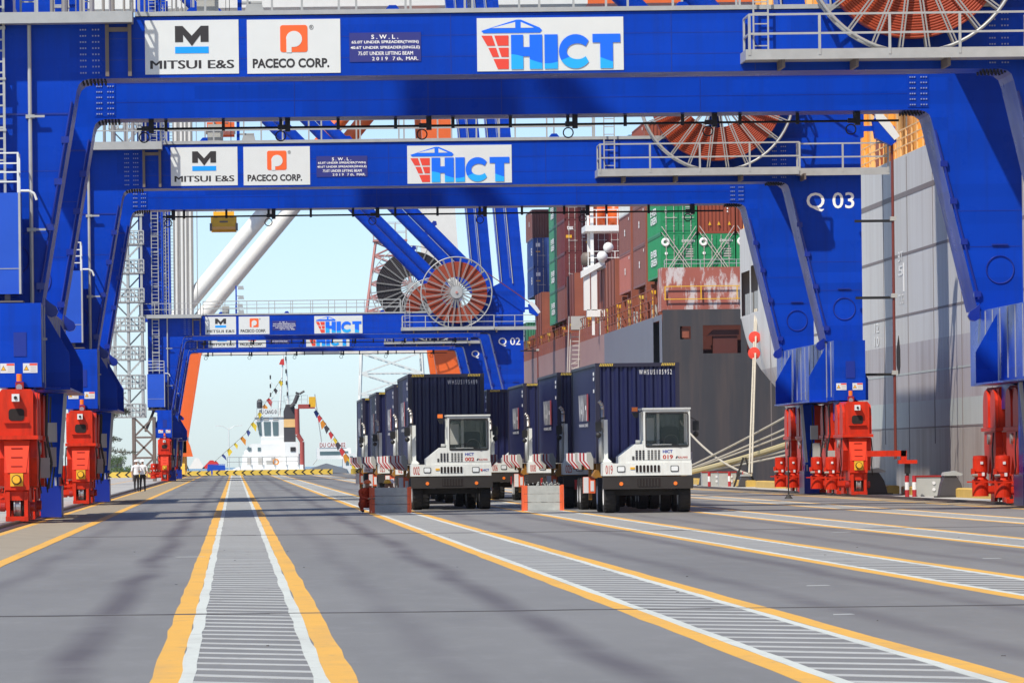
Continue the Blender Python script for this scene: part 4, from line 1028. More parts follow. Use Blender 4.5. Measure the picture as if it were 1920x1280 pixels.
    if number == '002':
        text('HICT', 0.98, 1.18, 1.2, 1.27, 0.012, 'plate_blue', fb, offset=0.02)
        MB().prism([(0.93, 1.2), (0.965, 1.2), (0.965, 1.27), (0.9, 1.27)], 0.008, 0.014).build('emblem', 'logo_red', fb)
    return root
mat('plate_blue', (0.015, 0.03, 0.32), 0.5, 0.05, 2)
mat('number_red', (0.5, 0.045, 0.02), 0.5, 0.05, 2)

def make_trailer():
    root = thing('container_trailer', (0, 0, 0), 'x', 'trailer', 'yellow-brown container trailers under the boxes')
    B = lambda mb, n, m, par=None: mb.build(n, m, par or root)
    B(MB().box(-0.5, -0.36, 0.2, 12.2, 0.95, 1.28).box(0.36, 0.5, 0.2, 12.2, 0.95, 1.28), 'main_beam', 'chassis')
    for y in (0.1, 3.0, 6.0, 9.0, 12.0): B(MB().box(-1.2, 1.2, y, y + 0.18, 1.22, 1.4), 'cross_member', 'chassis')
    for s in (-1, 1):
        B(MB().prism([(s * 0.5, 1.28), (s * 1.2, 1.22), (s * 1.3, 1.05), (s * 1.22, 0.98), (s * 0.5, 0.98)], 0.6, 1.4), 'outrigger', 'chassis')
        for y in (1.4, 7.3):
            # flared guide plates with stripes
            x = lambda u: s * u
            gp = B(MB().prism([(x(1.24), 1.24), (x(1.24), 1.42), (x(1.30), 1.72), (x(1.68), 1.72), (x(1.68), 1.5), (x(1.42), 1.26)], y, y + 0.06), 'guide_plate', 'hazard_white')
            B(MB().prism([(x(1.3), 1.725), (x(1.24), 1.43), (x(1.24), 1.24), (x(1.27), 1.24)], y + 0.07, y + 0.5), 'guide_cheek', 'galv', gp)
            for u in (1.585, 1.485):
                B(MB().prism([(x(u), 1.72), (x(u + 0.045), 1.72), (x(u + 0.045), 1.5), (x(u - 0.14), 1.265), (x(u - 0.195), 1.265), (x(u), 1.5)], y - 0.008, y - 0.002), 'stripe', 'hazard_red', gp)
            B(MB().prism([(x(1.225), 1.24), (x(1.225), 1.55), (x(1.3), 1.74), (x(1.42), 1.74), (x(1.42), 1.5), (x(1.3), 1.24)], y - 0.06, y - 0.012), 'guide_cheek', 'grey_box', gp)
        # striped side board
        hb = B(MB().box(min(s * 1.16, s * 1.52), max(s * 1.16, s * 1.52), 1.6, 1.66, 0.54, 1.02), 'hazard_board', 'board_orange')
        B(MB().box(min(s * 1.36, s * 1.51), max(s * 1.36, s * 1.51), 1.588, 1.598, 0.55, 1.01), 'stripe', 'hazard_white', hb)
        B(MB().box(min(s * 1.2, s * 1.3), max(s * 1.2, s * 1.3), 1.588, 1.598, 0.6, 0.9), 'stripe', 'hazard_white', hb)
        B(MB().box(s * 1.3 - 0.05, s * 1.3 + 0.05, 1.7, 1.8, 0.35, 1.3), 'landing_leg', 'chassis')
    for y in (8.6, 9.8):
        for x in (-1.06, -0.72, 0.72, 1.06): wheel(root, x, y, 0.48, 0.28)
        B(MB().tube((-1.0, y, 0.48), (1.0, y, 0.48), 0.08, 10), 'axle', 'under')
    B(MB().box(-1.15, 1.15, 12.15, 12.25, 0.6, 0.9), 'rear_bumper', 'hazard_red')
    return root

CODES = {'002': 'WHSU5195489', '019': 'WHSU5105952'}
FLEET = ((6.8, 188.0, '002', 'first in the left row'), (7.02, 213.0, '021', 'second in the left row'), (6.95, 236.5, '023', 'third in the left row'), (6.88, 258.6, '030', 'last in the left row'),
         (11.73, 170.5, '019', 'first in the right row'), (11.58, 188.0, '025', 'second in the right row'), (11.78, 214.0, '008', 'third in the right row'), (11.22, 232.0, '006', 'last in the right row'))
TR0 = None
for x, yc, num, pos in FLEET:
    t = make_tractor(num); t.location = (x, yc - 3.9, 0)
    seen = num in ('002', '019', '023', '025', '006')
    t['label'] = 'white terminal tractor ' + (('numbered ' + num + ', ') if seen else '') + pos
    if TR0 is None: TR0 = make_trailer(); tr = TR0
    else: tr = copy_tree(TR0)
    tr.location = (x, yc, 0); tr['label'] = 'container trailer with striped guide plates, ' + pos + ' of trucks'
    c = container(x, yc, 1.42, 2.9, 'navy', 'navy_frame', 'navy blue shipping container riding on the truck ' + pos, 'navy containers on the trucks')
    w = CW / 2
    text('WAN HAI', 8.2, 3.4, 1.25, 2.05, -w - 0.012, 'letter_white', c, side='side', offset=0.015)
    MB().box(-w - 0.016, -w - 0.013, 3.4, 4.1, 1.25, 2.05).build('emblem', 'hazard_red', c)
    text('WANHAI LINES', 8.2, 3.6, 1.08, 1.18, -w - 0.012, 'letter_white', c, side='side')
    for k, zz in enumerate((2.55, 2.4, 2.05)): MB().box(-w - 0.012, -w - 0.008, 0.5, 1.0, zz, zz + 0.1).build('side_mark', 'letter_white', c)
    cd = CODES.get(num, 'WHSU51%05d' % (yc * 137 % 99999))
    text(' '.join(cd), 0.05, 1.0, 2.56, 2.7, -0.012, 'letter_white', c, offset=0.0)
    for s in (-1, 1):
        hz = MB()
        for i in range(8): hz.prism([(s * 0.9 - 0.2 + i * 0.05, 2.81), (s * 0.9 - 0.175 + i * 0.05, 2.81), (s * 0.9 - 0.15 + i * 0.05, 2.885), (s * 0.9 - 0.175 + i * 0.05, 2.885)], -0.012, -0.004)
        hz.build('height_mark', 'yellow_pale', c)
# ---------------------------------------------------------------- ships
def wall_holes(mb, us, vs_, holes, f):
    """grid wall in (u, v), skipping rectangular holes; f maps (u, v) to a point"""
    us = sorted(set(us + [h[0] for h in holes] + [h[1] for h in holes])); vs_ = sorted(set(vs_ + [h[2] for h in holes] + [h[3] for h in holes]))
    for i in range(len(us) - 1):
        for j in range(len(vs_) - 1):
            cu, cv = (us[i] + us[i + 1]) / 2, (vs_[j] + vs_[j + 1]) / 2
            if any(h[0] < cu < h[1] and h[2] < cv < h[3] for h in holes): continue
            mb.add([f(us[i], vs_[j]), f(us[i + 1], vs_[j]), f(us[i + 1], vs_[j + 1]), f(us[i], vs_[j + 1])], [(0, 1, 2, 3)])
    return mb
# --- the grey ship alongside, its stern overhang at the far end
gs = thing('cargo_ship', (43, 250, -4), 'pale grey cargo ship hull with orange upper works behind the crane legs', 'ship')
GO = (43, 250, -4)
SX = 28.2
Y0 = 120.0
def d_end(z):
    t = ((-4, 282), (0, 292), (2, 299), (5.1, 309), (6.4, 318), (7.85, 323.5), (9.4, 326), (30, 326))
    for (a, p), (b, q) in zip(t[:-1], t[1:]):
        if a <= z <= b: return p + (q - p) * (z - a) / (b - a)
    return 326
def hull_x(y, z):
    e = d_end(z); k = max(0.0, (y - (e - 14)) / 14.0)
    if z >= 9.2: return SX
    return SX + 0.5 * k ** 1.5 * ((9.2 - z) / 5.0) ** 1.2
def hull_band(z0, z1, m, name, nz):
    mb = MB(); ny = 46; g = []
    for j in range(nz + 1):
        z = z0 + (z1 - z0) * j / nz; e = d_end(z); row = []
        for i in range(ny + 1):
            t = i / ny; y = Y0 + (e - Y0) * (1 - (1 - t) ** 1.8); row.append((hull_x(y, z), y, z))
        row.append((hull_x(e, z) + 4.0, e + 1.0, z)); row.append((58, e + 1.5, z))
        g.append(row)
    n = len(g[0]); vs = [p for r in g for p in r]
    mb.add(vs, [(j * n + i, j * n + i + 1, (j + 1) * n + i + 1, (j + 1) * n + i) for j in range(nz) for i in range(n - 1)])
    return mb.build(name, m, gs, True, off=GO)
hull_band(-4, 2.6, 'hull_brown', 'hull_bottom', 6)
hull_band(2.6, 3.75, 'hull_green', 'hull_waterline', 2)
hull_band(3.75, 6.2, 'hull_violet', 'hull_topside', 5)
hull_band(6.2, 9.2, 'hull_grey', 'hull_topside', 6)
up = MB()
wall_holes(up, [Y0, 200, 250, 300, 326], [9.2, 14.1], [(315.0, 319.2, 9.35, 11.9), (320.0, 325.2, 9.3, 11.7)], lambda u, v: (SX, u, v))
up.add([(SX, 326, 9.2), (58, 327.5, 9.2), (58, 327.5, 14.1), (SX, 326, 14.1)], [(0, 1, 2, 3)])
up.add([(SX, Y0, 14.1), (58, Y0, 14.1), (58, 327.5, 14.1), (SX, 326, 14.1)], [(0, 1, 2, 3)])
up.build('upper_hull', 'hull_grey', gs, off=GO)
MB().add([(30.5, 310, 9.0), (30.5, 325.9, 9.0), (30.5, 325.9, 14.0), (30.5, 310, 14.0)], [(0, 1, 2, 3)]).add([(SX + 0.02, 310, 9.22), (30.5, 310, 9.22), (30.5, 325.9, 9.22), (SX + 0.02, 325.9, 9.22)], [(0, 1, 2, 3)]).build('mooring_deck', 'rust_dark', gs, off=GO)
for y in (315.6, 316.6, 317.6, 318.5, 320.6, 321.8, 323.0, 324.2):
    MB().tube((SX + 0.25, y, 9.25), (SX + 0.25, y, 10.5), 0.14, 10).build('fairlead_roller', 'steel', gs, off=GO)
for z, m, h in ((12.35, 'seam', 0.22), (9.9, 'seam', 0.12), (7.35, 'seam', 0.1), (4.9, 'hull_green', 0.08), (2.62, 'seam', 0.07)):
    pts = []
    sm = MB()
    ys = [Y0 + i * 8 for i in range(int((d_end(z) - Y0 - 16) / 8) + 1)]
    for a, b in zip(ys[:-1], ys[1:]):
        sm.add([(hull_x(a, z) - 0.012, a, z), (hull_x(b, z) - 0.012, b, z), (hull_x(b, z + h) - 0.012, b, z + h), (hull_x(a, z + h) - 0.012, a, z + h)], [(0, 1, 2, 3)])
    sm.build('plate_seam', m, gs, off=GO)
for i, y in enumerate(range(200, 312, 9)):
    z0 = -2 if i % 2 else 2
    MB().box(SX - 0.016, SX + 0.02, y, y + 0.09, z0, 14.0).build('plate_seam', 'seam', gs, off=GO)
# draught marks and a slot in the side
for y, z0, lines in ((247.0, 9.7, ('BT', '5')), (247.0, 7.9, ('TUG',)), (256.5, 6.9, ('12', '10'))):
    for k, s in enumerate(lines): text(s, y + 1.4, y - 0.4, z0 - k * 0.6, z0 - k * 0.6 + 0.42, SX - 0.018, 'letter_white', gs, 'draught_mark', side='side', off=GO)
MB().box(SX - 0.018, SX, 246.4, 246.7, 8.4, 9.6).build('draught_mark', 'letter_white', gs, off=GO)
MB().prism([(248.6, 4.9), (249.4, 5.35), (249.4, 6.0), (248.6, 6.6), (248.1, 6.0), (248.1, 5.3)], SX - 0.02, SX + 0.3, 'x').build('hull_slot', 'hole', gs, off=GO)
MB().box(SX - 0.02, SX + 0.2, 262.0, 262.6, -0.5, 1.4).build('hull_slot', 'hole', gs, off=GO)
# orange upper works
ow = MB()
wall_holes(ow, [Y0, 326], [14.12, 31], [(231, 234, 15.0, 17.6)] , lambda u, v: (29.4, u, v))
ow.build('deckhouse_wall', 'ship_orange', gs, off=GO)
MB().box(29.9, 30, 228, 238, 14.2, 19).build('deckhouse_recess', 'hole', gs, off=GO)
MB().box(SX + 0.1, 29.4, Y0, 326, 14.11, 14.16).build('side_deck', 'ship_cream', gs, off=GO)
for i in range(34):
    y = 206 + i * 3.6
    MB().box(29.15, 29.39, y, y + 0.5, 14.2, 31).build('frame_post', 'ship_cream' if i % 3 else 'ship_orange', gs, off=GO)
rl = MB().railing((SX + 0.15, 200, 14.16), (SX + 0.15, 325, 14.16), 1.1, 2.0, (0.4, 0.75, 1.1), 0.06)
rl.build('deck_railing', 'ship_cream', gs, off=GO)
for y in (229, 243, 262): MB().prism([(y, 14.2), (y + 1.6, 14.2), (y + 0.2, 17.5), (y - 0.2, 17.5)], 28.9, 29.1, 'x').build('ladder_plate', 'rust', gs, off=GO)
# rat guards and mooring lines at the stern
def rope(pts_a, pts_b, r, sag, m, label, group):
    a = Vector(pts_a); b = Vector(pts_b); q = []
    for i in range(15):
        t = i / 14; p = a.lerp(b, t); p.z -= sag * 4 * t * (1 - t); q.append(p)
    o = MB().path([p - a for p in q], r, 7).build('mooring_rope', m); o.location = a
    tag(o, label, 'rope', group)
G_ = 'mooring ropes between the ships and the quay'
rope((26.3, 300, 0.7), (SX + 0.1, 318, 9.5), 0.05, 0.1, 'rope', 'near-vertical pale mooring rope running through two red discs, left strand', G_)
rope((26.42, 299.8, 0.7), (SX + 0.12, 317.3, 9.5), 0.05, 0.1, 'rope', 'near-vertical pale mooring rope running through two red discs, right strand', G_)
for k, (t) in enumerate((0.46, 0.62)):
    p = Vector((26.3, 299.8, 0.7)).lerp(Vector((SX + 0.1, 317.8, 9.5)), 0.72 + 0.1 * k)
    o = MB().lathe([(0.02, -0.05), (0.32, -0.02), (0.33, 0.0), (0.02, 0.03)], (0, 0, 0), 'y', 22).build('rat_guard', 'logo_red'); o.location = p + Vector((0, -0.2, 0))
    tag(o, ('lower' if k == 0 else 'upper') + ' red disc rat guard on the pale mooring ropes', 'disc', 'red rat guards on the ropes')
for k, (ya, yb, zb, r, m, nm) in enumerate(((352, 276, 4.6, 0.06, 'rope', 'topmost'), (350, 275, 3.9, 0.05, 'rope', 'second from top'), (351, 274, 3.5, 0.05, 'rope', 'third from top'), (345, 273, 2.9, 0.15, 'rope_yellow', 'thick yellowish'), (348, 272, 2.5, 0.06, 'rope', 'second lowest'), (347, 271, 2.2, 0.06, 'rope', 'lowest'))):
    rope((26.3, ya, 0.55), (SX - 0.1, yb, zb), r, 0.15, m, nm + ' slanting mooring rope left of the red bogies', G_)
rope((27.9, 380, 5.3), (26.4, 300, 0.6), 0.06, 0.8, 'rope', 'thin sagging mooring rope from the dark ship down to the bollard', G_)

# --- the container ship berthed beyond it
cs = thing('container_ship', (45, 480, -4), 'dark hulled rusty container ship seen from its stern, boxes stacked on deck', 'ship')
CO = (45, 480, -4)
Bc = lambda mb, n, m, par=None, sm=False: mb.build(n, m, par or cs, sm, off=CO)
TS = 386.0
holes = [(29.4, 30.1, 9.3, 10.15), (30.9, 33.4, 8.35, 10.2), (33.8, 37.2, 8.35, 10.2), (38.0, 44.0, 8.4, 10.2)]
Bc(wall_holes(MB(), [28.25, 58], [-4, 11.25], holes, lambda u, v: (u, TS, v)), 'transom', 'hull_dark')
Bc(MB().box(28.6, 57, TS + 1.6, TS + 1.8, 8.0, 10.9).box(28.6, 57, TS + 0.01, TS + 1.6, 8.2, 8.34), 'poop_deck_bulkhead', 'rust_dark')
Bc(MB().box(31.6, 33.2, TS + 0.5, TS + 1.2, 8.36, 9.5).prism([(31.2, 9.5), (33.3, 9.5), (33.3, 9.9), (31.6, 9.9)], TS + 0.4, TS + 1.2), 'mooring_winch', 'rust_dark')
Bc(MB().railing((33.9, TS + 0.2, 8.35), (44, TS + 0.2, 8.35), 1.1, 1.5, (0.55, 1.1), 0.06), 'railing', 'logo_red')
Bc(MB().box(29.5, 30.0, TS + 0.2, TS + 0.3, 9.4, 10.05), 'window_shutter', 'rust')
# side shell
sd = MB()
wall_holes(sd, [394.0, 446], [-4, 10.95], [], lambda u, v: (28.2, u, v))
Bc(sd, 'side_shell', 'hull_slate')
Bc(wall_holes(MB(), [446.0, 700], [-4, 10.95], [], lambda u, v: (28.2, u, v)), 'side_shell', 'hull_pink')
Bc(wall_holes(MB(), [386.0, 394], [-4, 10.95], [(388.5, 393.9, 7.2, 10.6)], lambda u, v: (28.22, u, v)), 'side_shell', 'hull_slate')
Bc(MB().box(29.2, 29.3, 387, 395, 7.0, 10.9).box(28.3, 29.3, 388, 394, 7.1, 7.19), 'shell_recess', 'rust_dark')
Bc(MB().box(28.25, 57, TS + 2, 700, 10.6, 10.9), 'main_deck', 'rust')
Bc(MB().box(28.28, 57, 387.0, 390.2, 11.2, 14.05), 'stern_house', 'rust_peel')
Bc(MB().railing((28.5, 386.8, 11.9), (57, 386.8, 11.9), 0.9, 2.4, (0.06, 0.9), 0.07), 'yellow_railing', 'yellow')
Bc(MB().railing((28.5, 387.1, 14.05), (57, 387.1, 14.05), 0.5, 2.4, (0.25, 0.5), 0.05), 'railing', 'galv')
# red bulwark, posts and walkway rail along the deck edge
Bc(MB().box(28.24, 28.4, 446, 700, 10.95, 12.0), 'bulwark', 'rust')
rr = MB().railing((28.26, 394, 10.95), (28.26, 600, 10.95), 1.9, 3.0, (0.6, 1.2, 1.9), 0.07); Bc(rr, 'deck_railing', 'rust')
for i in range(34):
    y = 396 + i * 6.0
    ps = Bc(MB().box(28.7, 29.3, y, y + 0.9, 10.9, 13.4), 'hatch_post', 'rust')
    if i % 2 == 0: Bc(MB().tube((28.5, y + 1.4, 10.95), (28.5, y + 1.4, 12.7), 0.08, 8).box(28.35, 28.65, y + 1.2, y + 1.6, 12.6, 12.85), 'vent_pipe', 'yellow_pale' if i % 3 else 'yellow')
    if i % 3 == 0: Bc(MB().box(28.45, 28.8, y + 2, y + 2.8, 11.0, 11.9), 'deck_locker', 'concrete_pale')
Bc(MB().box(29.3, 56.5, 394, 700, 10.9, 13.3), 'hatch_coaming', 'rust_dark')
# red transverse walls between the bays
for y0, y1, z1, x0 in ((437, 448, 16.4, 28.5), (449.5, 462, 16.1, 28.6), (489, 501, 17.0, 28.5), (541, 553.5, 16.9, 28.5)):
    lb = Bc(MB().box(x0, 56, y0, y1, 13.0, z1), 'lashing_bridge', 'rust')
    for k in range(3): Bc(MB().box(x0 - 0.06, x0, y0 + 0.5 + k * (y1 - y0) / 3, y0 + 0.75 + k * (y1 - y0) / 3, 11.5, z1), 'bridge_post', 'rust_dark', lb)
    Bc(MB().box(x0 + 0.02, 56, y0 + 0.2, y1, 10.95, 12.98), 'bridge_base', 'rust', lb)
for y in (403.4, 418.4): Bc(MB().box(28.45, 28.95, y, y + 0.9, 11.0, 24), 'stanchion', 'rust')
# white tower with orange drums, domes and a vent trunk
tw = MB()
for x in (27.6, 30.2):
    for y in (452, 456): tw.box(x, x + 0.25, y, y + 0.25, 16.2, 22.6)
tw.box(27.2, 30.6, 451.6, 456.6, 19.0, 19.45).box(27.4, 30.6, 451.8, 456.4, 16.15, 16.35)
Bc(tw, 'white_tower', 'tug_white')
Bc(MB().railing((27.25, 451.7, 19.45), (30.5, 451.7, 19.45), 1.2, 0.9, (0.6, 1.2), 0.08).railing((27.4, 451.8, 16.35), (30.5, 451.8, 16.35), 1.1, 0.9, (0.6, 1.1), 0.06), 'tower_railing', 'tug_white')
for x in (28.2, 29.6): Bc(MB().tube((x, 453, 19.5), (x, 453, 21.3), 0.62, 16), 'orange_drum', 'orange_paint', None, True)
for x, y, z, r_ in ((28.4, 450.5, 17.0, 0.42), (28.9, 450.8, 17.7, 0.4)): Bc(MB().ball((x, y, z), r_), 'dome', 'tug_white', None, True)
Bc(MB().lathe([(0.02, -0.5), (0.55, -0.45), (0.6, 0.2), (0.45, 0.5), (0.02, 0.55)], (27.5, 453, 16.9), 'z', 20), 'satellite_dome', 'galv_brown', None, True)
vt = Bc(MB().box(27.0, 27.45, 450.8, 451.6, 12.9, 16.2).box(27.55, 28.0, 450.8, 451.6, 12.9, 16.2), 'vent_trunk', 'tug_white')
Bc(MB().prism([(26.8, 15.9), (28.2, 16.6), (28.6, 16.9), (28.6, 16.4), (26.8, 15.4)], 450.6, 451.8), 'vent_head', 'tug_white', vt)
Bc(MB().box(27.2, 29.0, 450.8, 451.6, 12.4, 12.95).box(27.6, 27.8, 451, 451.3, 11.0, 12.4).box(28.2, 28.4, 451, 451.3, 11.0, 12.4), 'vent_elbow', 'tug_white', vt)
# accommodation ladder over the side
al = thing('boarding_ladder', (27.8, 478, 6.5), 'pale lattice boarding ladder hanging down the rusty ship side', 'ladder')
mb = MB()
for x in (-0.45, 0.45):
    mb.bar((x - 0.12, 0, 0), (x + 0.15, 0, 5.2), 0.09); mb.bar((x - 0.3, -0.4, 0), (x, -0.4, 6.6), 0.07)
for i in range(14): mb.bar((-0.52 + i * 0.02, 0, 0.25 + i * 0.36), (0.4 + i * 0.02, 0, 0.25 + i * 0.36), 0.08)
for i in range(6): mb.bar((-0.52 + i * 0.04, -0.2, 0.2 + i * 0.5), (0.4 + i * 0.04, -0.2, 0.7 + i * 0.5), 0.05)
mb.build('ladder_frame', 'rod', al)
MB().box(-0.9, 2.4, -0.4, 0.4, 5.3, 5.5).build('ladder_platform', 'rust', al)
MB().box(-0.3, 0.9, -0.45, -0.35, 5.5, 6.6).build('ladder_sign', 'concrete_pale', al)
# deck cargo
GD = 'containers stacked on the rusty ship'
def deck_box(bay, y, col, tier, z0, H, m, doors, extra, colour):
    x = 29.72 + col * 2.52
    ct = ('quayside column', 'second column', 'third column', 'fourth column')[col]
    tt = ('bottom tier', 'second tier', 'third tier', 'fourth tier')[tier]
    c = container(x, y, z0 + tier * (H + 0.02), H, m, m, f'{colour} container, {tt}, {ct}, {bay}', GD, doors, False)
    w = CW / 2
    if extra == 'green':
        text('EVER', 9.0, 3.2, 1.42, 1.9, -w - 0.012, 'letter_white', c, side='side', offset=0.04)
        text('GREEN', 9.0, 3.2, 0.85, 1.33, -w - 0.012, 'letter_white', c, side='side', offset=0.04)
        if doors:
            MB().ring((-0.88, -0.06, 2.25), 0.2, 0.09, 'y', 22, 6).build('round_emblem', 'letter_white', c)
            text('EVERGREEN', 0.2, 1.05, 2.25, 2.4, -0.06, 'letter_white', c, offset=0.02)
            text('LINE', 0.55, 0.85, 2.08, 2.2, -0.06, 'letter_white', c)
            for k in range(4): MB().box(0.45, 0.95, -0.06, -0.05, 1.25 + k * 0.16, 1.33 + k * 0.16).build('print_line', 'concrete_pale', c)
            MB().lathe([(0.001, -0.01), (0.1, -0.01), (0.1, 0)], (-0.85, -0.05, 1.5), 'y', 14).build('round_mark', 'letter_white', c)
    elif extra == 'tex':
        text('tex', -1.0, -0.45, 2.0, 2.35, -0.06, 'letter_white', c, offset=0.03)
        MB().box(-1.1, -0.6, -0.06, -0.045, 1.3, 1.55).build('placard', 'yellow', c)
        MB().box(0.6, 0.9, -0.06, -0.045, 0.85, 1.0).build('placard', 'yellow', c)
        for k in range(3): MB().box(0.25, 0.55, -0.06, -0.05, 1.3 + k * 0.25, 1.42 + k * 0.25).build('print_line', 'concrete_pale', c)
    elif extra == 'blue':
        MB().box(-1.0, -0.6, -0.06, -0.05, 1.9, 2.25).build('placard', 'letter_white', c)
        MB().box(-1.0, -0.6, -0.06, -0.05, 1.4, 1.5).build('placard', 'yellow', c)
        text('B', 4.5, 2.5, 1.2, 1.9, -w - 0.012, 'letter_white', c, side='side')
    elif extra == 'z':
        text('Z', -0.6, -0.1, 1.9, 2.5, -0.06, 'letter_white', c, offset=0.03)
    elif extra == 'dash':
        for z in (1.3, 1.55): MB().box(-w - 0.012, -w - 0.006, 5.2, 6.0, z, z + 0.22).build('side_mark', 'letter_white', c)
        MB().box(-w - 0.012, -w - 0.006, 1.0, 1.5, 2.3, 2.5).build('side_mark', 'letter_white', c)
    elif extra == 'warn':
        for k, x_ in enumerate((-0.55, 0.05, 0.75)): MB().prism([(x_, 0.55), (x_ + 0.2, 0.55), (x_ + 0.1, 0.8)], -0.05, -0.045).build('placard', 'yellow', c)
        for k in range(6): MB().box(0.7, 0.78, -0.03, -0.02, 1.4 + k * 0.2, 1.5 + k * 0.2).build('side_mark', 'letter_white', c)
H1 = 2.78
for tier in range(2):
    deck_box('sternmost bay', 390.4, 0, tier, 13.6, H1, 'box_green', True, 'green', 'green')
deck_box('sternmost bay', 390.4, 1, 0, 13.6, H1, 'box_green', True, 'green', 'green')
deck_box('sternmost bay', 390.4, 1, 1, 13.6, H1, 'box_rust', False, 'warn', 'rust red')
deck_box('sternmost bay', 390.4, 2, 0, 13.6, H1, 'box_green', True, 'green', 'green')
deck_box('sternmost bay', 390.4, 2, 1, 13.6, H1, 'box_rust', False, 'warn', 'rust red')
for bay, y, ms in (('second bay from the stern', 405.2, ('box_brown', 'box_brown', 'box_brown', 'box_rust')), ('third bay from the stern', 420.2, ('box_salmon', 'box_brown', 'box_white', 'box_sky'))):
    for tier in range(4): deck_box(bay, y, 0, tier, 13.5, H1, ms[tier], False, 'dash', {'box_brown': 'brown', 'box_salmon': 'salmon pink', 'box_white': 'white', 'box_sky': 'light blue', 'box_rust': 'rust red'}[ms[tier]])
for tier in range(4): deck_box('bay behind the white tower', 503.0, 0, tier, 13.45, 2.82, 'box_brown' if tier < 1 else 'box_maroon', True, 'tex' if tier == 2 else 'z2', 'brown' if tier < 1 else 'maroon')
for tier in range(4): deck_box('bay behind the white tower', 503.0, 1, tier, 13.45, 2.82, 'box_maroon', True, '', 'maroon')
for tier in range(4): deck_box('green side-on bay', 515.6, 0, tier, 13.45, 2.82, 'box_teal', False, 'green', 'sea green')
for tier in range(2): deck_box('forward bay', 555.0, 0, tier, 16.9, 2.75, 'box_blue', True, 'blue', 'blue')
deck_box('forward bay', 555.0, 1, 0, 16.9, 2.75, 'box_blue', True, 'blue', 'blue')
deck_box('forward bay', 555.0, 1, 1, 16.9, 2.75, 'box_blue', True, 'blue', 'blue')
deck_box('forward bay', 557.0, 0, 2, 16.9, 2.75, 'box_brown', False, 'dash', 'brown')
deck_box('forward bay', 555.0, 1, 2, 16.9, 2.75, 'box_rust', True, 'z', 'red')
deck_box('low bay by the crane leg', 570.0, 0, 0, 12.2, 2.6, 'box_teal', False, 'green', 'sea green')
# lashing rods crossing the sternmost doors
lr = MB()
for col in range(3):
    xc = 29.72 + col * 2.52
    for s in (-1, 1):
        lr.bar((xc + s * 1.0, 390.1, 13.7), (xc - s * 1.15, 390.25, 16.9), 0.045); lr.bar((xc + s * 0.85, 390.1, 13.7), (xc - s * 1.15, 390.25, 16.5), 0.04)
Bc(lr, 'lashing_rods', 'rod')
# ---------------------------------------------------------------- the orange and white crane beyond
oc = thing('orange_crane', (8.8, 650, 0), 'orange and white quay crane beyond the blue cranes, with a black cable reel', 'crane')
OFF = (8.8, 650, 0)
B = lambda mb, n, m, par=None, sm=False: mb.build(n, m, par or oc, sm, off=OFF)
for fy in (640, 660):
    B(MB().prism([(-6.3, 3.6), (-5.3, 3.6), (-3.4, 15), (-4.9, 15)], fy, fy + 2), 'leg', 'orange_paint')
    B(MB().prism([(23.2, 3.6), (25.3, 3.6), (25.2, 15), (21.6, 15)], fy, fy + 2), 'leg', 'orange_paint')
    B(MB().box(-4.6, 22.5, fy + 0.1, fy + 1.9, 13.6, 15.2), 'portal_beam', 'crane_white')
    B(MB().prism([(21.4, 15), (25.2, 15), (24.3, 30), (21.2, 30)], fy, fy + 2), 'upper_leg', 'crane_white')
    B(MB().prism([(21.2, 30), (24.3, 30), (23.6, 50), (20.2, 50)], fy, fy + 2), 'upper_leg', 'orange_paint')
    B(MB().box(-6.4, -4.4, fy, fy + 2, 15, 50), 'upper_leg', 'crane_white')
    dx = -1.6 if fy < 650 else 0.6
    B(MB().tube((-5.4 + dx, fy + 1, 16.4), (8.6 + dx, fy + 1, 32.8), 0.85, 24, None, False), 'brace_tube', 'crane_white', None, True)
    B(MB().tube((8.6 + dx, fy + 1, 32.8), (20.6 + dx, fy + 1, 47.3), 0.85, 24, None, False), 'brace_tube', 'orange_paint', None, True)
B(MB().box(-30, 39.5, 647, 652, 51.6, 55), 'boom_girder', 'crane_white')
B(MB().box(39.5, 80, 647, 652, 51.6, 55), 'boom_girder', 'orange_paint')
for xc in (-5.8, 23.6):
    B(MB().box(xc - 0.6, xc + 0.6, 634, 666, 2.6, 4.4), 'sill_beam', 'orange_paint')
    B(MB().prism([(xc - 0.6, 2.2), (xc + 1.3, 2.2), (xc + 1.0, 3.4), (xc + 0.6, 4.3)], 634, 634.6), 'skirt', 'orange_paint')
    for y in (634, 640, 655, 661):
        b_ = B(MB().prism([(y, 0.3), (y + 4.4, 0.3), (y + 3.6, 2.4), (y + 0.8, 2.4)], xc - 0.4, xc + 0.4, 'x'), 'bogie', 'yellow')
        for q in (0.8, 3.4): B(MB().lathe([(0.02, -0.12), (0.36, -0.12), (0.36, 0.12), (0.02, 0.12)], (xc, y + q, 0.4), 'x', 16), 'wheel', 'steel', b_)
make_reel(oc, 19.5, 637.2, 20.3, 4.5, 'cable_black', inner=0.27)
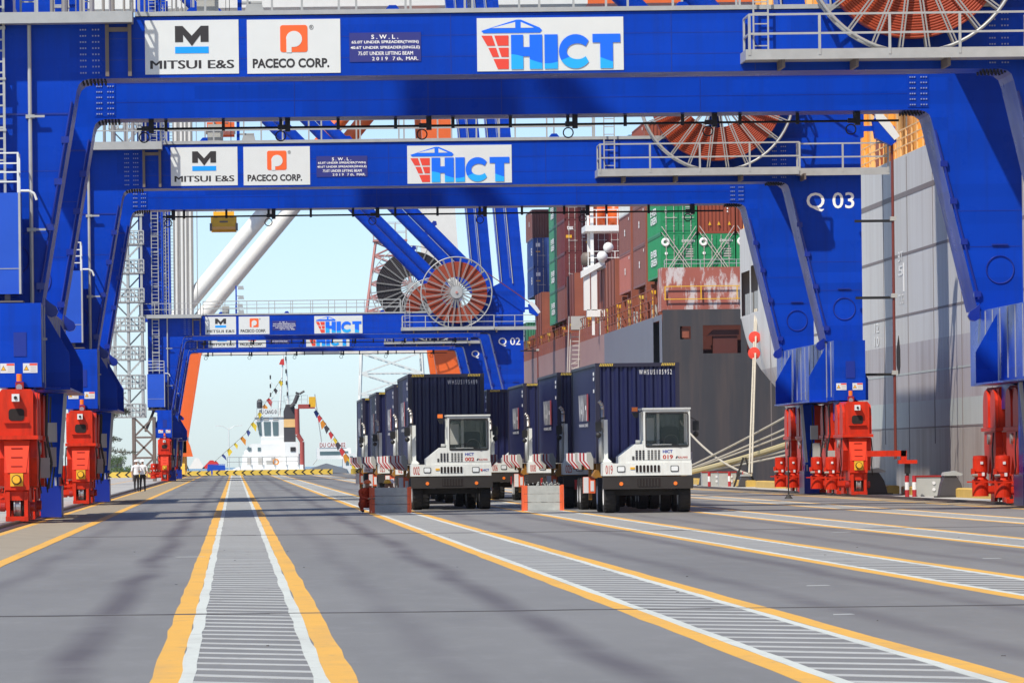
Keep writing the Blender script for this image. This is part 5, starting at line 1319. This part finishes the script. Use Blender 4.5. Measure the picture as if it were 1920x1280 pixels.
# hanging spreaders
def spreader(x, y, z, m, label, w=2.2):
    s = thing('spreader', (x, y, z), label, 'spreader')
    MB().box(-w / 2, w / 2, -6, 6, 0.2, 0.75).box(-w / 2, w / 2, -6.1, -5.7, 0.0, 0.95).box(-w / 2, w / 2, 5.7, 6.1, 0.0, 0.95).build('spreader_frame', m, s)
    for a in (-1, 1): MB().box(a * w / 2 - 0.1, a * w / 2 + 0.1, -6.2, -5.9, -0.35, 0.3).build('flipper', 'galv_brown', s)
    MB().box(-0.9, 0.9, -1.2, 1.2, 0.75, 1.5).build('head_block', m, s)
    MB().box(-0.35, 0.35, -6.13, -6.11, 0.35, 0.5).box(-0.8, -0.5, -6.13, -6.11, 0.78, 0.9).box(0.5, 0.8, -6.13, -6.11, 0.78, 0.9).build('frame_openings', 'galv_brown', s)
    rp = MB()
    for a in (-0.7, 0.7):
        for b in (-0.9, 0.9): rp.tube((a, b, 1.5), (a, b, 24), 0.03, 5)
    rp.build('hoist_ropes', 'black', s)
spreader(-0.7, 506, 21.6, 'yellow', 'yellow spreader hanging from hoist ropes under the Q 03 beam')
spreader(-1.1, 640, 37.3, 'orange_paint', 'orange spreader hanging above the Q 03 beam', 3.0)

# ---------------------------------------------------------------- lattice tower across the water
ty = thing('lattice_tower', (24.2, 900, -4), 'faint red and white lattice tower rising behind the left truck row', 'tower')
def lattice(z0, z1, w0, w1, n, t, m, nm):
    mb = MB(); lv = [(z0 + (z1 - z0) * i / n, w0 + (w1 - w0) * i / n) for i in range(n + 1)]
    C4 = lambda z, w: [(-w, -w, z), (w, -w, z), (w, w, z), (-w, w, z)]
    for (za, wa), (zb, wb) in zip(lv[:-1], lv[1:]):
        a, b = C4(za, wa), C4(zb, wb)
        for i in range(4):
            j = (i + 1) % 4
            mb.bar(a[i], b[i], t * 1.5); mb.bar(a[i], b[j], t); mb.bar(a[j], b[i], t); mb.bar(b[i], b[j], t)
    mb.build(nm, m, ty)
lattice(0, 22, 5.6, 4.6, 7, 0.17, 'crane_white', 'lower_frame')
lattice(22, 39, 4.6, 2.2, 8, 0.17, 'mast_pink', 'upper_frame')
MB().box(-2.6, 2.6, -2.6, 2.6, 39, 39.3).build('top_platform', 'mast_pink', ty)
MB().railing((-2.5, -2.5, 39.3), (2.5, -2.5, 39.3), 2.6, 1.6, (1.2, 2.6), 0.12).railing((-2.5, 2.5, 39.3), (2.5, 2.5, 39.3), 2.6, 1.6, (1.2, 2.6), 0.12).build('top_railing', 'concrete_pale', ty)

# ---------------------------------------------------------------- tugboat
tg = thing('tugboat', (4.0, 800, -4), 'white tugboat with black funnel and tall mast moored beyond the quay end', 'boat')
OT = (4.0, 800, -4)
B = lambda mb, n, m, par=None, sm=False: mb.build(n, m, par or tg, sm, off=OT)
hp = [(-1.5, 797), (0.5, 795.5), (9.5, 795.5), (10.8, 797), (10.8, 815), (8, 825), (4.6, 829), (1.2, 825), (-1.5, 815)]
B(MB().prism(hp, -4.5, 0.1, 'z'), 'hull', 'tug_dark'); B(MB().prism([(p[0] * 0.98 + 0.1, p[1]) for p in hp], 0.1, 0.5, 'z'), 'bulwark', 'tug_white')
B(MB().prism([(-1.3, 0.1), (9.3, 0.1), (9.3, 1.1), (1.3, 1.15), (0.2, 0.8)], 796.2, 799), 'white_foredeck', 'tug_white')
dh = B(MB().prism([(0.9, 0.5), (8.9, 0.5), (8.9, 2.6), (1.1, 2.6)], 799, 812), 'deckhouse', 'tug_white')
B(MB().prism([(1.3, 2.6), (8.7, 2.6), (8.7, 3.1), (8.0, 4.0), (2.2, 4.0), (1.3, 3.0)], 799.5, 811), 'upper_house', 'tug_white', dh)
for x in (1.85, 3.15): B(MB().box(x, x + 0.42, 799.4, 799.48, 3.02, 3.5), 'porthole_window', 'tug_glass', dh)
for x in (1.7, 3.2, 5.0): B(MB().box(x, x + 0.55, 798.95, 798.99, 0.9, 2.1), 'door', 'concrete_pale', dh)
wh = B(MB().prism([(3.6, 4.0), (6.8, 4.0), (6.8, 4.6), (7.0, 4.9), (3.6, 4.9)], 800, 806), 'bridge_base', 'tug_white')
wl = MB().prism([(3.5, 4.9), (7.0, 4.9), (7.0, 7.6), (2.8, 7.6), (2.9, 6.9)], 800.2, 806)
B(wl, 'wheelhouse', 'tug_white', wh)
for a, b, c_, d_ in ((2.95, 3.3, 3.65, 3.75), (3.95, 3.95, 4.95, 4.95), (5.15, 5.15, 6.0, 6.0)):
    B(MB().prism([(b + 0.15, 5.1), (d_ + 0.0, 5.1), (c_, 7.0), (a + 0.05, 7.0)], 800.12, 800.19), 'bridge_window', 'tug_glass', wh)
B(MB().box(2.7, 7.1, 800, 806.2, 7.6, 7.75), 'bridge_roof', 'tug_white', wh)
for x in (3.1, 4.0, 5.3): B(MB().box(x, x + 0.7, 800.13, 800.2, 7.2, 7.5), 'roof_window', 'concrete_pale', wh)
nb = B(MB().box(3.35, 5.9, 799.9, 800.0, 7.9, 8.75), 'name_board', 'tug_white', wh)
text('DU CANG 01', 3.42, 5.85, 8.05, 8.6, 799.88, 'ink', nb, off=OT)
B(MB().railing((3.1, 800.1, 7.75), (7.0, 800.1, 7.75), 2.0, 0.95, (1.0, 2.0), 0.06), 'bridge_railing', 'galv', wh)
B(MB().lathe([(0.02, 8.8), (0.35, 8.85), (0.4, 9.8), (0.2, 10.1), (0.02, 10.1)], (3.5, 801, 0), 'z', 14), 'radar_drum', 'tug_dark')
fn = B(MB().prism([(6.75, 4.2), (8.35, 4.2), (8.35, 8.6), (8.1, 9.3), (7.1, 9.3), (6.75, 8.4)], 799, 803), 'funnel', 'tug_dark')
B(MB().box(6.75, 8.36, 798.95, 798.99, 6.2, 7.3), 'funnel_band', 'ship_cream', fn)
B(MB().box(6.8, 8.7, 798.6, 803, 0.5, 4.2), 'funnel_casing', 'tug_white'); B(MB().box(7.6, 8.3, 798.5, 798.59, 2.9, 3.5), 'casing_window', 'ink')
B(MB().path([(7.7, 798.7, 8.9), (8.2, 798.7, 9.4), (8.7, 798.7, 10.6)], 0.3, 10).path([(8.4, 798.7, 10.9), (8.9, 798.7, 10.7), (9.6, 798.7, 11.1)], 0.14, 8), 'fire_monitor', 'tug_dark')
B(MB().path([(8.55, 798.2, 8.7), (8.6, 798.2, 5.2), (9.2, 798.2, 4.2), (9.2, 798.2, 0.3)], 0.32, 12), 'red_pipe', 'tug_red')
B(MB().box(8.7, 11.0, 798.4, 800, 8.7, 8.9).box(8.7, 10.4, 798.4, 798.5, 8.9, 9.3), 'monitor_platform', 'tug_red'); B(MB().box(10.2, 11.1, 798.4, 799.4, 8.9, 10.3), 'yellow_monitor', 'yellow')
B(MB().railing((6.8, 798.9, 9.4), (10.0, 798.9, 9.4), 1.1, 0.8, (0.55, 1.1), 0.06), 'platform_railing', 'galv')
ms = B(MB().tube((6.2, 802, 7.7), (6.9, 802, 17.5), 0.16, 8, 0.08).tube((7.4, 802, 9.3), (7.1, 802, 17.5), 0.12, 8, 0.08).bar((5.0, 802, 12.4), (6.7, 802, 11.0), 0.08).bar((4.9, 802, 9.8), (6.6, 802, 11.6), 0.08).bar((5.0, 802, 9.6), (5.0, 802, 13.4), 0.06), 'mast', 'tug_white')
ml = MB()
for x, z in ((7.15, 15.3), (6.6, 12.0), (7.2, 12.0), (7.3, 10.5), (7.15, 13.6), (5.0, 11.6), (5.0, 10.4), (5.0, 12.8)): ml.box(x - 0.1, x + 0.1, 801.6, 801.8, z, z + 0.55)
B(ml, 'navigation_lights', 'ink', ms)
B(MB().prism([(6.2, 14.8), (6.95, 14.7), (6.9, 15.6), (6.5, 15.5)], 801.7, 801.75), 'flag', 'flag_red', ms)
B(MB().railing((-1.0, 796.0, 0.9), (8.6, 796.0, 0.9), 1.3, 1.6, (0.65, 1.3), 0.08), 'deck_railing', 'spoke_grey')
B(MB().ring((5.6, 798.2, 1.5), 0.35, 0.1, 'y', 18, 6), 'lifebuoy', 'flag_orange')
B(MB().box(4.3, 5.1, 797.6, 798.2, 0.5, 1.7), 'air_vent', 'concrete_pale')
# dressing flags on two stays
fl = MB().tube((6.6, 801, 13.0), (1.5, 799, 5.4), 0.03, 5).tube((1.5, 799, 5.4), (-3.9, 798, 0.6), 0.03, 5).tube((10.9, 799, 8.9), (16.4, 797, 0.6), 0.03, 5)
B(fl, 'flag_line', 'ink')
FC = ('flag_yellow', 'flag_black', 'flag_red', 'flag_orange', 'flag_yellow', 'flag_yellow', 'flag_blue', 'flag_red', 'flag_orange', 'flag_black', 'flag_red')
rnd = random.Random(4); k = 0
for a, b, n in (((6.6, 801, 13.0), (1.5, 799, 5.4), 7), ((1.5, 799, 5.4), (-3.9, 798, 0.6), 6), ((10.9, 799, 8.9), (16.4, 797, 0.6), 11)):
    for i in range(n):
        p = Vector(a).lerp(Vector(b), (i + 0.4 + rnd.uniform(-0.15, 0.15)) / n); s = rnd.uniform(0.7, 1.15)
        q = [(p.x, p.y, p.z), (p.x - 0.35 * s, p.y + 0.05, p.z - 0.3 * s), (p.x + rnd.uniform(-0.2, 0.5), p.y + 0.12, p.z - s * 1.25), (p.x + 0.45 * s, p.y, p.z - 0.5 * s)]
        B(MB().add(q, [(0, 1, 2), (0, 2, 3)]), 'signal_flag', FC[(k * 3 + i) % len(FC)])
    k += 1
t2 = thing('tugboat', (13, 830, -4), 'smaller dark boat with white wheelhouse just right of the big tugboat', 'boat')
OT = (13, 830, -4)
B = lambda mb, n, m, par=None, sm=False: mb.build(n, m, par or t2, sm, off=OT)
B(MB().prism([(9.6, 0.2), (15.8, -0.2), (15.8, -4.3), (9.4, -4.3)], 824, 840), 'hull', 'tug_dark'); B(MB().prism([(9.6, 0.2), (13, 1.2), (15.8, 0.4), (15.8, -0.2), (9.6, -0.2)], 824.2, 839), 'rubber_fender', 'far_grey')
B(MB().box(11.6, 16.4, 826, 832, 1.8, 3.4).box(15.2, 17.0, 825, 830, -1.2, 2.6), 'wheelhouse', 'tug_white'); B(MB().box(12.0, 16.0, 825.95, 825.99, 2.4, 2.9).box(15.6, 16.0, 824.9, 824.98, 1.0, 2.2).box(16.2, 16.6, 824.9, 824.98, 1.0, 2.2), 'windows', 'tug_glass')
B(MB().tube((12.4, 828, 3.4), (11.4, 828, 11.0), 0.08, 6).tube((11.0, 828, 1.0), (14.2, 828, 5.0), 0.06, 6), 'mast', 'galv')
B(MB().box(11.9, 15.7, 825.92, 826.0, 3.4, 4.2), 'name_board', 'tug_white')
text('DU CANG 02', 12.0, 15.6, 3.5, 4.1, 825.9, 'tug_red', t2, off=OT)

# ---------------------------------------------------------------- humid air
def haze():
    m = bpy.data.materials.new('haze'); m.use_nodes = True; nt = m.node_tree; nt.nodes.clear()
    o_ = nt.nodes.new('ShaderNodeOutputMaterial'); v = nt.nodes.new('ShaderNodeVolumePrincipled')
    v.inputs['Color'].default_value = (0.95, 0.97, 1.0, 1); v.inputs['Density'].default_value = 0.00003; v.inputs['Anisotropy'].default_value = 0.2
    nt.links.new(v.outputs[0], o_.inputs['Volume'])
    MATS['haze'] = m
    h = MB().box(-4000, 4000, -220, 6000, -7, 62).build('haze', 'haze'); tag(h, 'thin humid haze over the whole quay', 'haze', kind='stuff')
haze()

# ---------------------------------------------------------------- small things on the quay
def blue_box():
    o = thing('skip_container', (-2.2, 700, 0), 'small blue covered skip at the end of the quay', 'container')
    MB().prism([(-1.2, 0.15), (1.1, 0.15), (1.05, 1.2), (-1.0, 1.25)], -1, 1).build('skip_body', 'blue_cabinet', o)
    MB().box(-1.05, 1.08, -1.02, 1.0, 1.25, 1.32).build('skip_lid', 'blue_cabinet', o)
    for x in (-0.9, 0.8): MB().box(x, x + 0.12, -0.9, 0.9, 0, 0.15).build('skid', 'black', o)
blue_box()
def barrier_box(x, y, label):
    o = thing('board_barrier', (x, y, 0), label, 'barrier', 'grey plank barriers with orange ends')
    for k in range(3):
        z = 0.01 + k * 0.255
        MB().box(-0.56, 0.56, 0, 0.06, z, z + 0.24).build('plank', 'board', o)
        MB().box(-0.57, -0.47, -0.012, -0.002, z, z + 0.245).build('orange_end', 'board_orange', o)
        MB().box(0.5, 0.57, -0.012, -0.002, z, z + 0.245).build('orange_end', 'board_orange', o)
    for s in (-1, 1): MB().box(s * 0.6 - 0.025, s * 0.6 + 0.025, 0, 0.6, 0, 0.78).build('side_frame', 'board_orange', o)
    MB().box(-0.56, 0.56, 0.55, 0.6, 0.1, 0.75).build('back_board', 'board', o)
    return o
barrier_box(4.64, 175.3, 'grey plank barrier with orange ends beside the crouching worker')
bb2 = barrier_box(9.28, 176.8, 'grey plank barrier with orange ends between the two truck rows')
rnd = random.Random(3); deb = MB()
for i in range(22):
    x = rnd.uniform(-0.5, 0.5); deb.bar((x, 0.2 + rnd.uniform(0, 0.3), 0.7), (x + rnd.uniform(-0.12, 0.12), 0.2, 0.78 + rnd.uniform(0, 0.09)), 0.025)
deb.build('wire_scraps', 'board', bb2)

def skin_body(name, joints, bones, root_i, mats, pick, loc, rz=0):
    me = bpy.data.meshes.new(name); me.from_pydata([j[0] for j in joints], bones, [])
    o = bpy.data.objects.new(name, me); COL.objects.link(o)
    sk = o.modifiers.new('skin', 'SKIN'); sb = o.modifiers.new('sub', 'SUBSURF'); sb.levels = 2; sb.render_levels = 2
    if not me.skin_vertices: me.skin_vertices.new() if hasattr(me.skin_vertices, 'new') else None
    lay = me.skin_vertices[0].data
    for i, j in enumerate(joints):
        r = j[1]; lay[i].radius = (r, r) if not isinstance(r, tuple) else r
        lay[i].use_root = (i == root_i)
    bpy.context.view_layer.update()
    m2 = bpy.data.meshes.new_from_object(o.evaluated_get(bpy.context.evaluated_depsgraph_get()))
    bpy.data.objects.remove(o)
    m2.materials.clear()
    for m in mats: m2.materials.append(MATS[m])
    for p in m2.polygons: p.material_index = pick(p.center); p.use_smooth = True
    b = bpy.data.objects.new(name, m2); COL.objects.link(b); b.location = loc; b.rotation_euler = (0, 0, rz)
    return b
def helmet(par, c, r, m):
    hb = MB(); prof = [(r * math.cos(math.pi / 2 * i / 6) + 1e-4, r * 0.9 * math.sin(math.pi / 2 * i / 6)) for i in range(7)]
    hb.lathe([(r * 1.18, -0.012), (r * 1.02, 0.0)] + prof, c, 'z', 18)
    return hb.build('helmet', m, par, True)
def standing(x, y, label, turn, stride, arm):
    J = [((0, 0, 0.92), (0.15, 0.11)), ((0, 0, 1.12), (0.14, 0.1)), ((0, 0, 1.36), (0.17, 0.11)), ((0, 0, 1.46), 0.06), ((0, -0.01, 1.56), 0.075), ((0, -0.01, 1.66), 0.075)]
    bn = [(0, 1), (1, 2), (2, 3), (3, 4), (4, 5)]
    for s in (-1, 1):
        k = len(J); d = stride * s
        J += [((s * 0.09, d * 0.05, 0.84), 0.09), ((s * 0.1, d * 0.5 - 0.02, 0.47), 0.062), ((s * 0.1, d, 0.09), 0.045), ((s * 0.11, d - 0.13, 0.035), 0.035)]
        bn += [(0, k), (k, k + 1), (k + 1, k + 2), (k + 2, k + 3)]
        k = len(J)
        if arm and s == arm: J += [((s * 0.2, 0, 1.38), 0.06), ((s * 0.27, -0.02, 1.12), 0.045), ((s * 0.1, -0.24, 1.1), 0.036), ((s * 0.02, -0.28, 1.12), 0.032)]
        else: J += [((s * 0.2, 0, 1.38), 0.06), ((s * 0.26, 0.03, 1.1), 0.045), ((s * 0.25, -0.06, 0.86), 0.036), ((s * 0.24, -0.09, 0.77), 0.032)]
        bn += [(2, k), (k, k + 1), (k + 1, k + 2), (k + 2, k + 3)]
    def pick(c):
        if c.z > 1.475: return 2
        if c.z < 0.07: return 3
        if abs(c.x) > 0.215 and c.z < 1.13 or (c.y < -0.12 and c.z > 0.9): return 2
        return 0 if c.z > 0.95 else 1
    p = skin_body('person', J, bn, 0, ('shirt', 'trousers', 'skin', 'trousers'), pick, (x, y, 0.012), turn)
    helmet(p, (0, -0.01, 1.655), 0.118, 'helmet_white')
    return tag(p, label, 'person', 'men in white shirts walking on the quay')
standing(-5.36, 319, 'left one of two men in white shirts and helmets, arm bent across', 0.25, 0.06, 1)
standing(-5.02, 319.4, 'right one of two men in white shirts and helmets, arms hanging', -0.15, 0.14, 0)
def crouching(x, y, label, hm, turn):
    J = [((0, 0.1, 0.25), (0.16, 0.13)), ((0, 0.03, 0.45), (0.15, 0.12)), ((0.02, -0.06, 0.66), (0.17, 0.12)), ((0.02, -0.1, 0.74), 0.06), ((0.02, -0.13, 0.82), 0.08), ((0.02, -0.14, 0.9), 0.08)]
    bn = [(0, 1), (1, 2), (2, 3), (3, 4), (4, 5)]
    for s in (-1, 1):
        k = len(J)
        J += [((s * 0.12, 0.05, 0.24), 0.1), ((s * 0.24, -0.3, 0.38), 0.085), ((s * 0.17, -0.1, 0.09), 0.06), ((s * 0.18, -0.24, 0.045), 0.04)]
        bn += [(0, k), (k, k + 1), (k + 1, k + 2), (k + 2, k + 3)]
        k = len(J)
        J += [((s * 0.2, -0.06, 0.66), 0.065), ((s * 0.25, -0.2, 0.47), 0.05), ((s * 0.1, -0.38, 0.42), 0.04), ((s * 0.05, -0.44, 0.43), 0.035)]
        bn += [(2, k), (k, k + 1), (k + 1, k + 2), (k + 2, k + 3)]
    def pick(c): return 1 if c.z > 0.745 or c.y < -0.4 else (2 if c.z < 0.075 else 0)
    p = skin_body('person', J, bn, 0, ('coverall', 'skin', 'trousers'), pick, (x, y, 0.012), turn)
    helmet(p, (0.02, -0.14, 0.885), 0.12, hm)
    return tag(p, label, 'person', 'workers crouching at the barrier')
crouching(3.88, 175.6, 'worker in orange coverall and orange helmet squatting left of the plank barrier', 'helmet_orange', 0.5)
crouching(4.45, 176.6, 'worker in yellow helmet crouching behind the plank barrier', 'helmet_yellow', 1.2)
crouching(4.78, 176.9, 'worker in pale helmet crouching behind the plank barrier, partly hidden', 'helmet_white', -0.8)

# quay edge furniture
def bollard(x, y, label, s=1.0):
    o = thing('bollard', (x, y, 0.004), label, 'bollard', 'dark mooring bollards on the quay edge')
    MB().prism([(-0.5 * s, 0), (0.5 * s, 0), (0.42 * s, 0.06), (0.3 * s, 0.5 * s), (0.12 * s, 0.78 * s), (-0.28 * s, 0.78 * s), (-0.4 * s, 0.5 * s)], -0.35 * s, 0.35 * s).build('bollard_body', 'tug_dark', o)
    MB().prism([(-0.34 * s, 0.78 * s), (0.3 * s, 0.78 * s), (0.36 * s, 0.84 * s), (0.1 * s, 0.95 * s), (-0.3 * s, 0.9 * s)], -0.4 * s, 0.4 * s).build('bollard_head', 'galv', o)
    MB().box(-0.6 * s, 0.6 * s, -0.45 * s, 0.45 * s, 0, 0.05).build('base_plate', 'under', o)
bollard(25.7, 320, 'bollard beside the white-banded posts left of the Q 03 bogies', 0.8)
bollard(25.3, 232, 'bollard right behind the red Q 03 bogie wheel', 1.1)
bollard(25.9, 212, 'bollard beside the grey service box near the right edge', 1.0)
bollard(26.0, 299, 'bollard that holds the near-vertical ropes', 0.7)
def service_box(x, y, label, w, mates):
    o = thing('service_box', (x, y, 0.004), label, 'utility box', 'service boxes on the quay edge')
    MB().box(-w / 2, w / 2, 0, 0.9, 0, 0.72).build('box_body', 'grey_box', o)
    MB().box(-w / 2 - 0.03, w / 2 + 0.03, -0.03, 0.93, 0.72, 0.78).build('box_lid', 'red_dark', o)
    for z in (0.26, 0.5): MB().lathe([(0.001, -0.03), (0.06, -0.03), (0.06, 0)], (w / 2 - 0.25, 0, z), 'y', 12).build('socket', 'hazard_white', o)
    for k, px in enumerate(mates):
        p = MB().tube((px, -0.5, 0), (px, -0.5, 0.26), 0.08, 12).build('guard_post', 'hazard_red', o)
        MB().tube((px, -0.5, 0.26), (px, -0.5, 0.54), 0.081, 12).build('white_band', 'hazard_white', p)
        MB().tube((px, -0.5, 0.54), (px, -0.5, 0.78), 0.08, 12).build('guard_post_top', 'hazard_red', p)
service_box(25.65, 217, 'grey service box with two red-and-white guard posts near the right edge', 0.9, (-0.85, -0.58))
service_box(25.7, 306, 'grey service box with red-and-white posts left of the bogies', 0.9, (-1.0, 0.05, 0.8))
service_box(25.2, 310, 'dark red service box left of the near-vertical ropes', 1.0, ())
ps = thing('stanchion', (20.0, 212, 0.02), 'thin dark stanchion with conical foot standing in the lane before the Q 03 bogies', 'post')
MB().lathe([(0.16, 0), (0.03, 0.17), (0.025, 0.17)], (0, 0, 0), 'z', 14).build('foot', 'under', ps); MB().tube((0, 0, 0.15), (0, 0, 1.55), 0.025, 8).build('rod', 'under', ps)
dv = thing('mooring_davit', (26.1, 301, 0), 'black chain and hook gear under the near-vertical ropes', 'hook')
MB().bar((-0.5, 0, 0), (0, 0, 1.5), 0.1).bar((0.6, 0, 0), (0.1, 0, 1.5), 0.1).bar((-0.3, 0, 0.6), (0.4, 0, 0.6), 0.08).build('hook_frame', 'under', dv)

# ---------------------------------------------------------------- greenery and far things on the landside
def leaf_cloud(mb, c, rx, ry, rz, n, s, rnd, up=0.0):
    for i in range(n):
        while True:
            u = Vector((rnd.uniform(-1, 1), rnd.uniform(-1, 1), rnd.uniform(-1, 1)))
            if u.length <= 1: break
        p = Vector(c) + Vector((u.x * rx, u.y * ry, u.z * rz)); a = Vector((rnd.gauss(0, 1), rnd.gauss(0, 1), rnd.gauss(0, 1) + up)).normalized()
        b = a.cross(Vector((rnd.gauss(0, 1), rnd.gauss(0, 1), rnd.gauss(0, 1)))).normalized(); l = s * rnd.uniform(0.6, 1.4)
        mb.add([p - a * l, p + b * l * 0.22, p + a * l, p - b * l * 0.22], [(0, 1, 2, 3)])
rnd = random.Random(11)
tr = thing('feathery_tree', (-10.3, 430, 0), 'grey-green feathery tree showing between the left crane legs', 'tree')
tk = MB().tube((0, 0, 0), (0.2, 0, 4.0), 0.2, 8, 0.13).tube((0.2, 0, 4.0), (0.1, 0, 8.5), 0.13, 8, 0.04); lv = MB()
for i in range(46):
    z = rnd.uniform(2.2, 8.2); a = rnd.uniform(0, 6.28); l = rnd.uniform(1.6, 3.4) * (1 - (z - 2) / 11)
    p0 = Vector((0.15, 0, z)); p1 = p0 + Vector((math.cos(a) * l, math.sin(a) * l, rnd.uniform(-0.5, 0.5))); tk.tube(p0, p1, 0.04, 5, 0.015)
    for t in (0.35, 0.6, 0.8, 1.0): leaf_cloud(lv, p0.lerp(p1, t), 0.42, 0.42, 0.2, 34, 0.16, rnd)
tk.build('trunk', 'bark', tr); lv.build('crown', 'leaf_grey', tr)
hedge = MB()
for i in range(60): leaf_cloud(hedge, (rnd.uniform(-16, -6.5), rnd.uniform(660, 672), rnd.uniform(0.2, 0.9)), 0.9, 0.9, 0.55, 60, 0.16, rnd, 0.6)
h = hedge.build('scrub', 'leaf'); tag(h, 'low green scrub growing behind the chevron barrier on the left', 'shrubs', kind='stuff')
for i, (x, y, s) in enumerate(((-13.5, 676, 1.0), (-8.6, 690, 0.8), (-15.5, 682, 0.9))):
    t = thing('round_tree', (x, y, 0), ('bushy green tree above the scrub, leftmost', 'small bushy green tree behind the walking men', 'bushy green tree at the far left edge of the scrub')[i], 'tree', 'bushy trees at the quay end')
    MB().tube((0, 0, 0), (0, 0, 1.6 * s), 0.12, 7, 0.07).build('trunk', 'bark', t); c_ = MB()
    for k in range(12): leaf_cloud(c_, (rnd.uniform(-1, 1) * s, rnd.uniform(-1, 1) * s, rnd.uniform(1.2, 2.5) * s), 0.6 * s, 0.6 * s, 0.45 * s, 70, 0.14, rnd)
    c_.build('crown', 'leaf', t)
hs = thing('shed', (-16.5, 720, 0), 'low grey-blue shed beyond the scrub on the far left', 'building')
MB().box(-1.8, 2.6, 0, 6, 0, 1.5).build('wall', 'far_grey', hs); MB().prism([(-2.2, 1.5), (3.0, 1.5), (2.4, 2.3), (-1.6, 2.2)], -0.4, 6.4).build('roof', 'far_grey', hs)
for x in (-1.0, 0.6): MB().box(x, x + 0.7, -0.04, -0.01, 0.5, 1.1).build('window', 'tug_glass', hs)
lp = thing('lamp_post', (-0.8, 840, -2), 'faint pale lamp post with two arms behind the flag line', 'lamp post')
MB().tube((0, 0, 0), (0, 0, 8.4), 0.07, 8).build('pole', 'crane_white', lp)
for s in (-1, 1): MB().path([(0, 0, 8.2), (s * 0.8, 0, 8.7), (s * 1.6, 0, 8.75)], 0.05, 6).build('arm', 'crane_white', lp); MB().box(s * 1.6 - 0.3, s * 1.6 + 0.3, -0.15, 0.15, 8.7, 8.82).build('lamp_head', 'crane_white', lp)
for i, (x, w_, h_) in enumerate(((-4.6, 2.0, 1.3), (-2.8, 2.4, 1.0), (-6.2, 1.2, 1.0))):
    o = thing('quay_tent', (x, 712, 0), ('white tent roof left of the blue skip', 'pink-red canopy just behind the blue skip', 'small dark kiosk left of the blue skip')[i], 'tent')
    MB().prism([(-w_ / 2, 0.8), (w_ / 2, 0.8), (0.2, h_ + 0.8), (-0.2, h_ + 0.8)], 0, 2).build('canopy', ('tug_white', 'flag_red', 'under')[i], o)
    for s in (-1, 1): MB().box(s * w_ / 2 - 0.05, s * w_ / 2 + 0.05, 0, 0.1, 0, 0.8).build('tent_pole', 'galv', o)
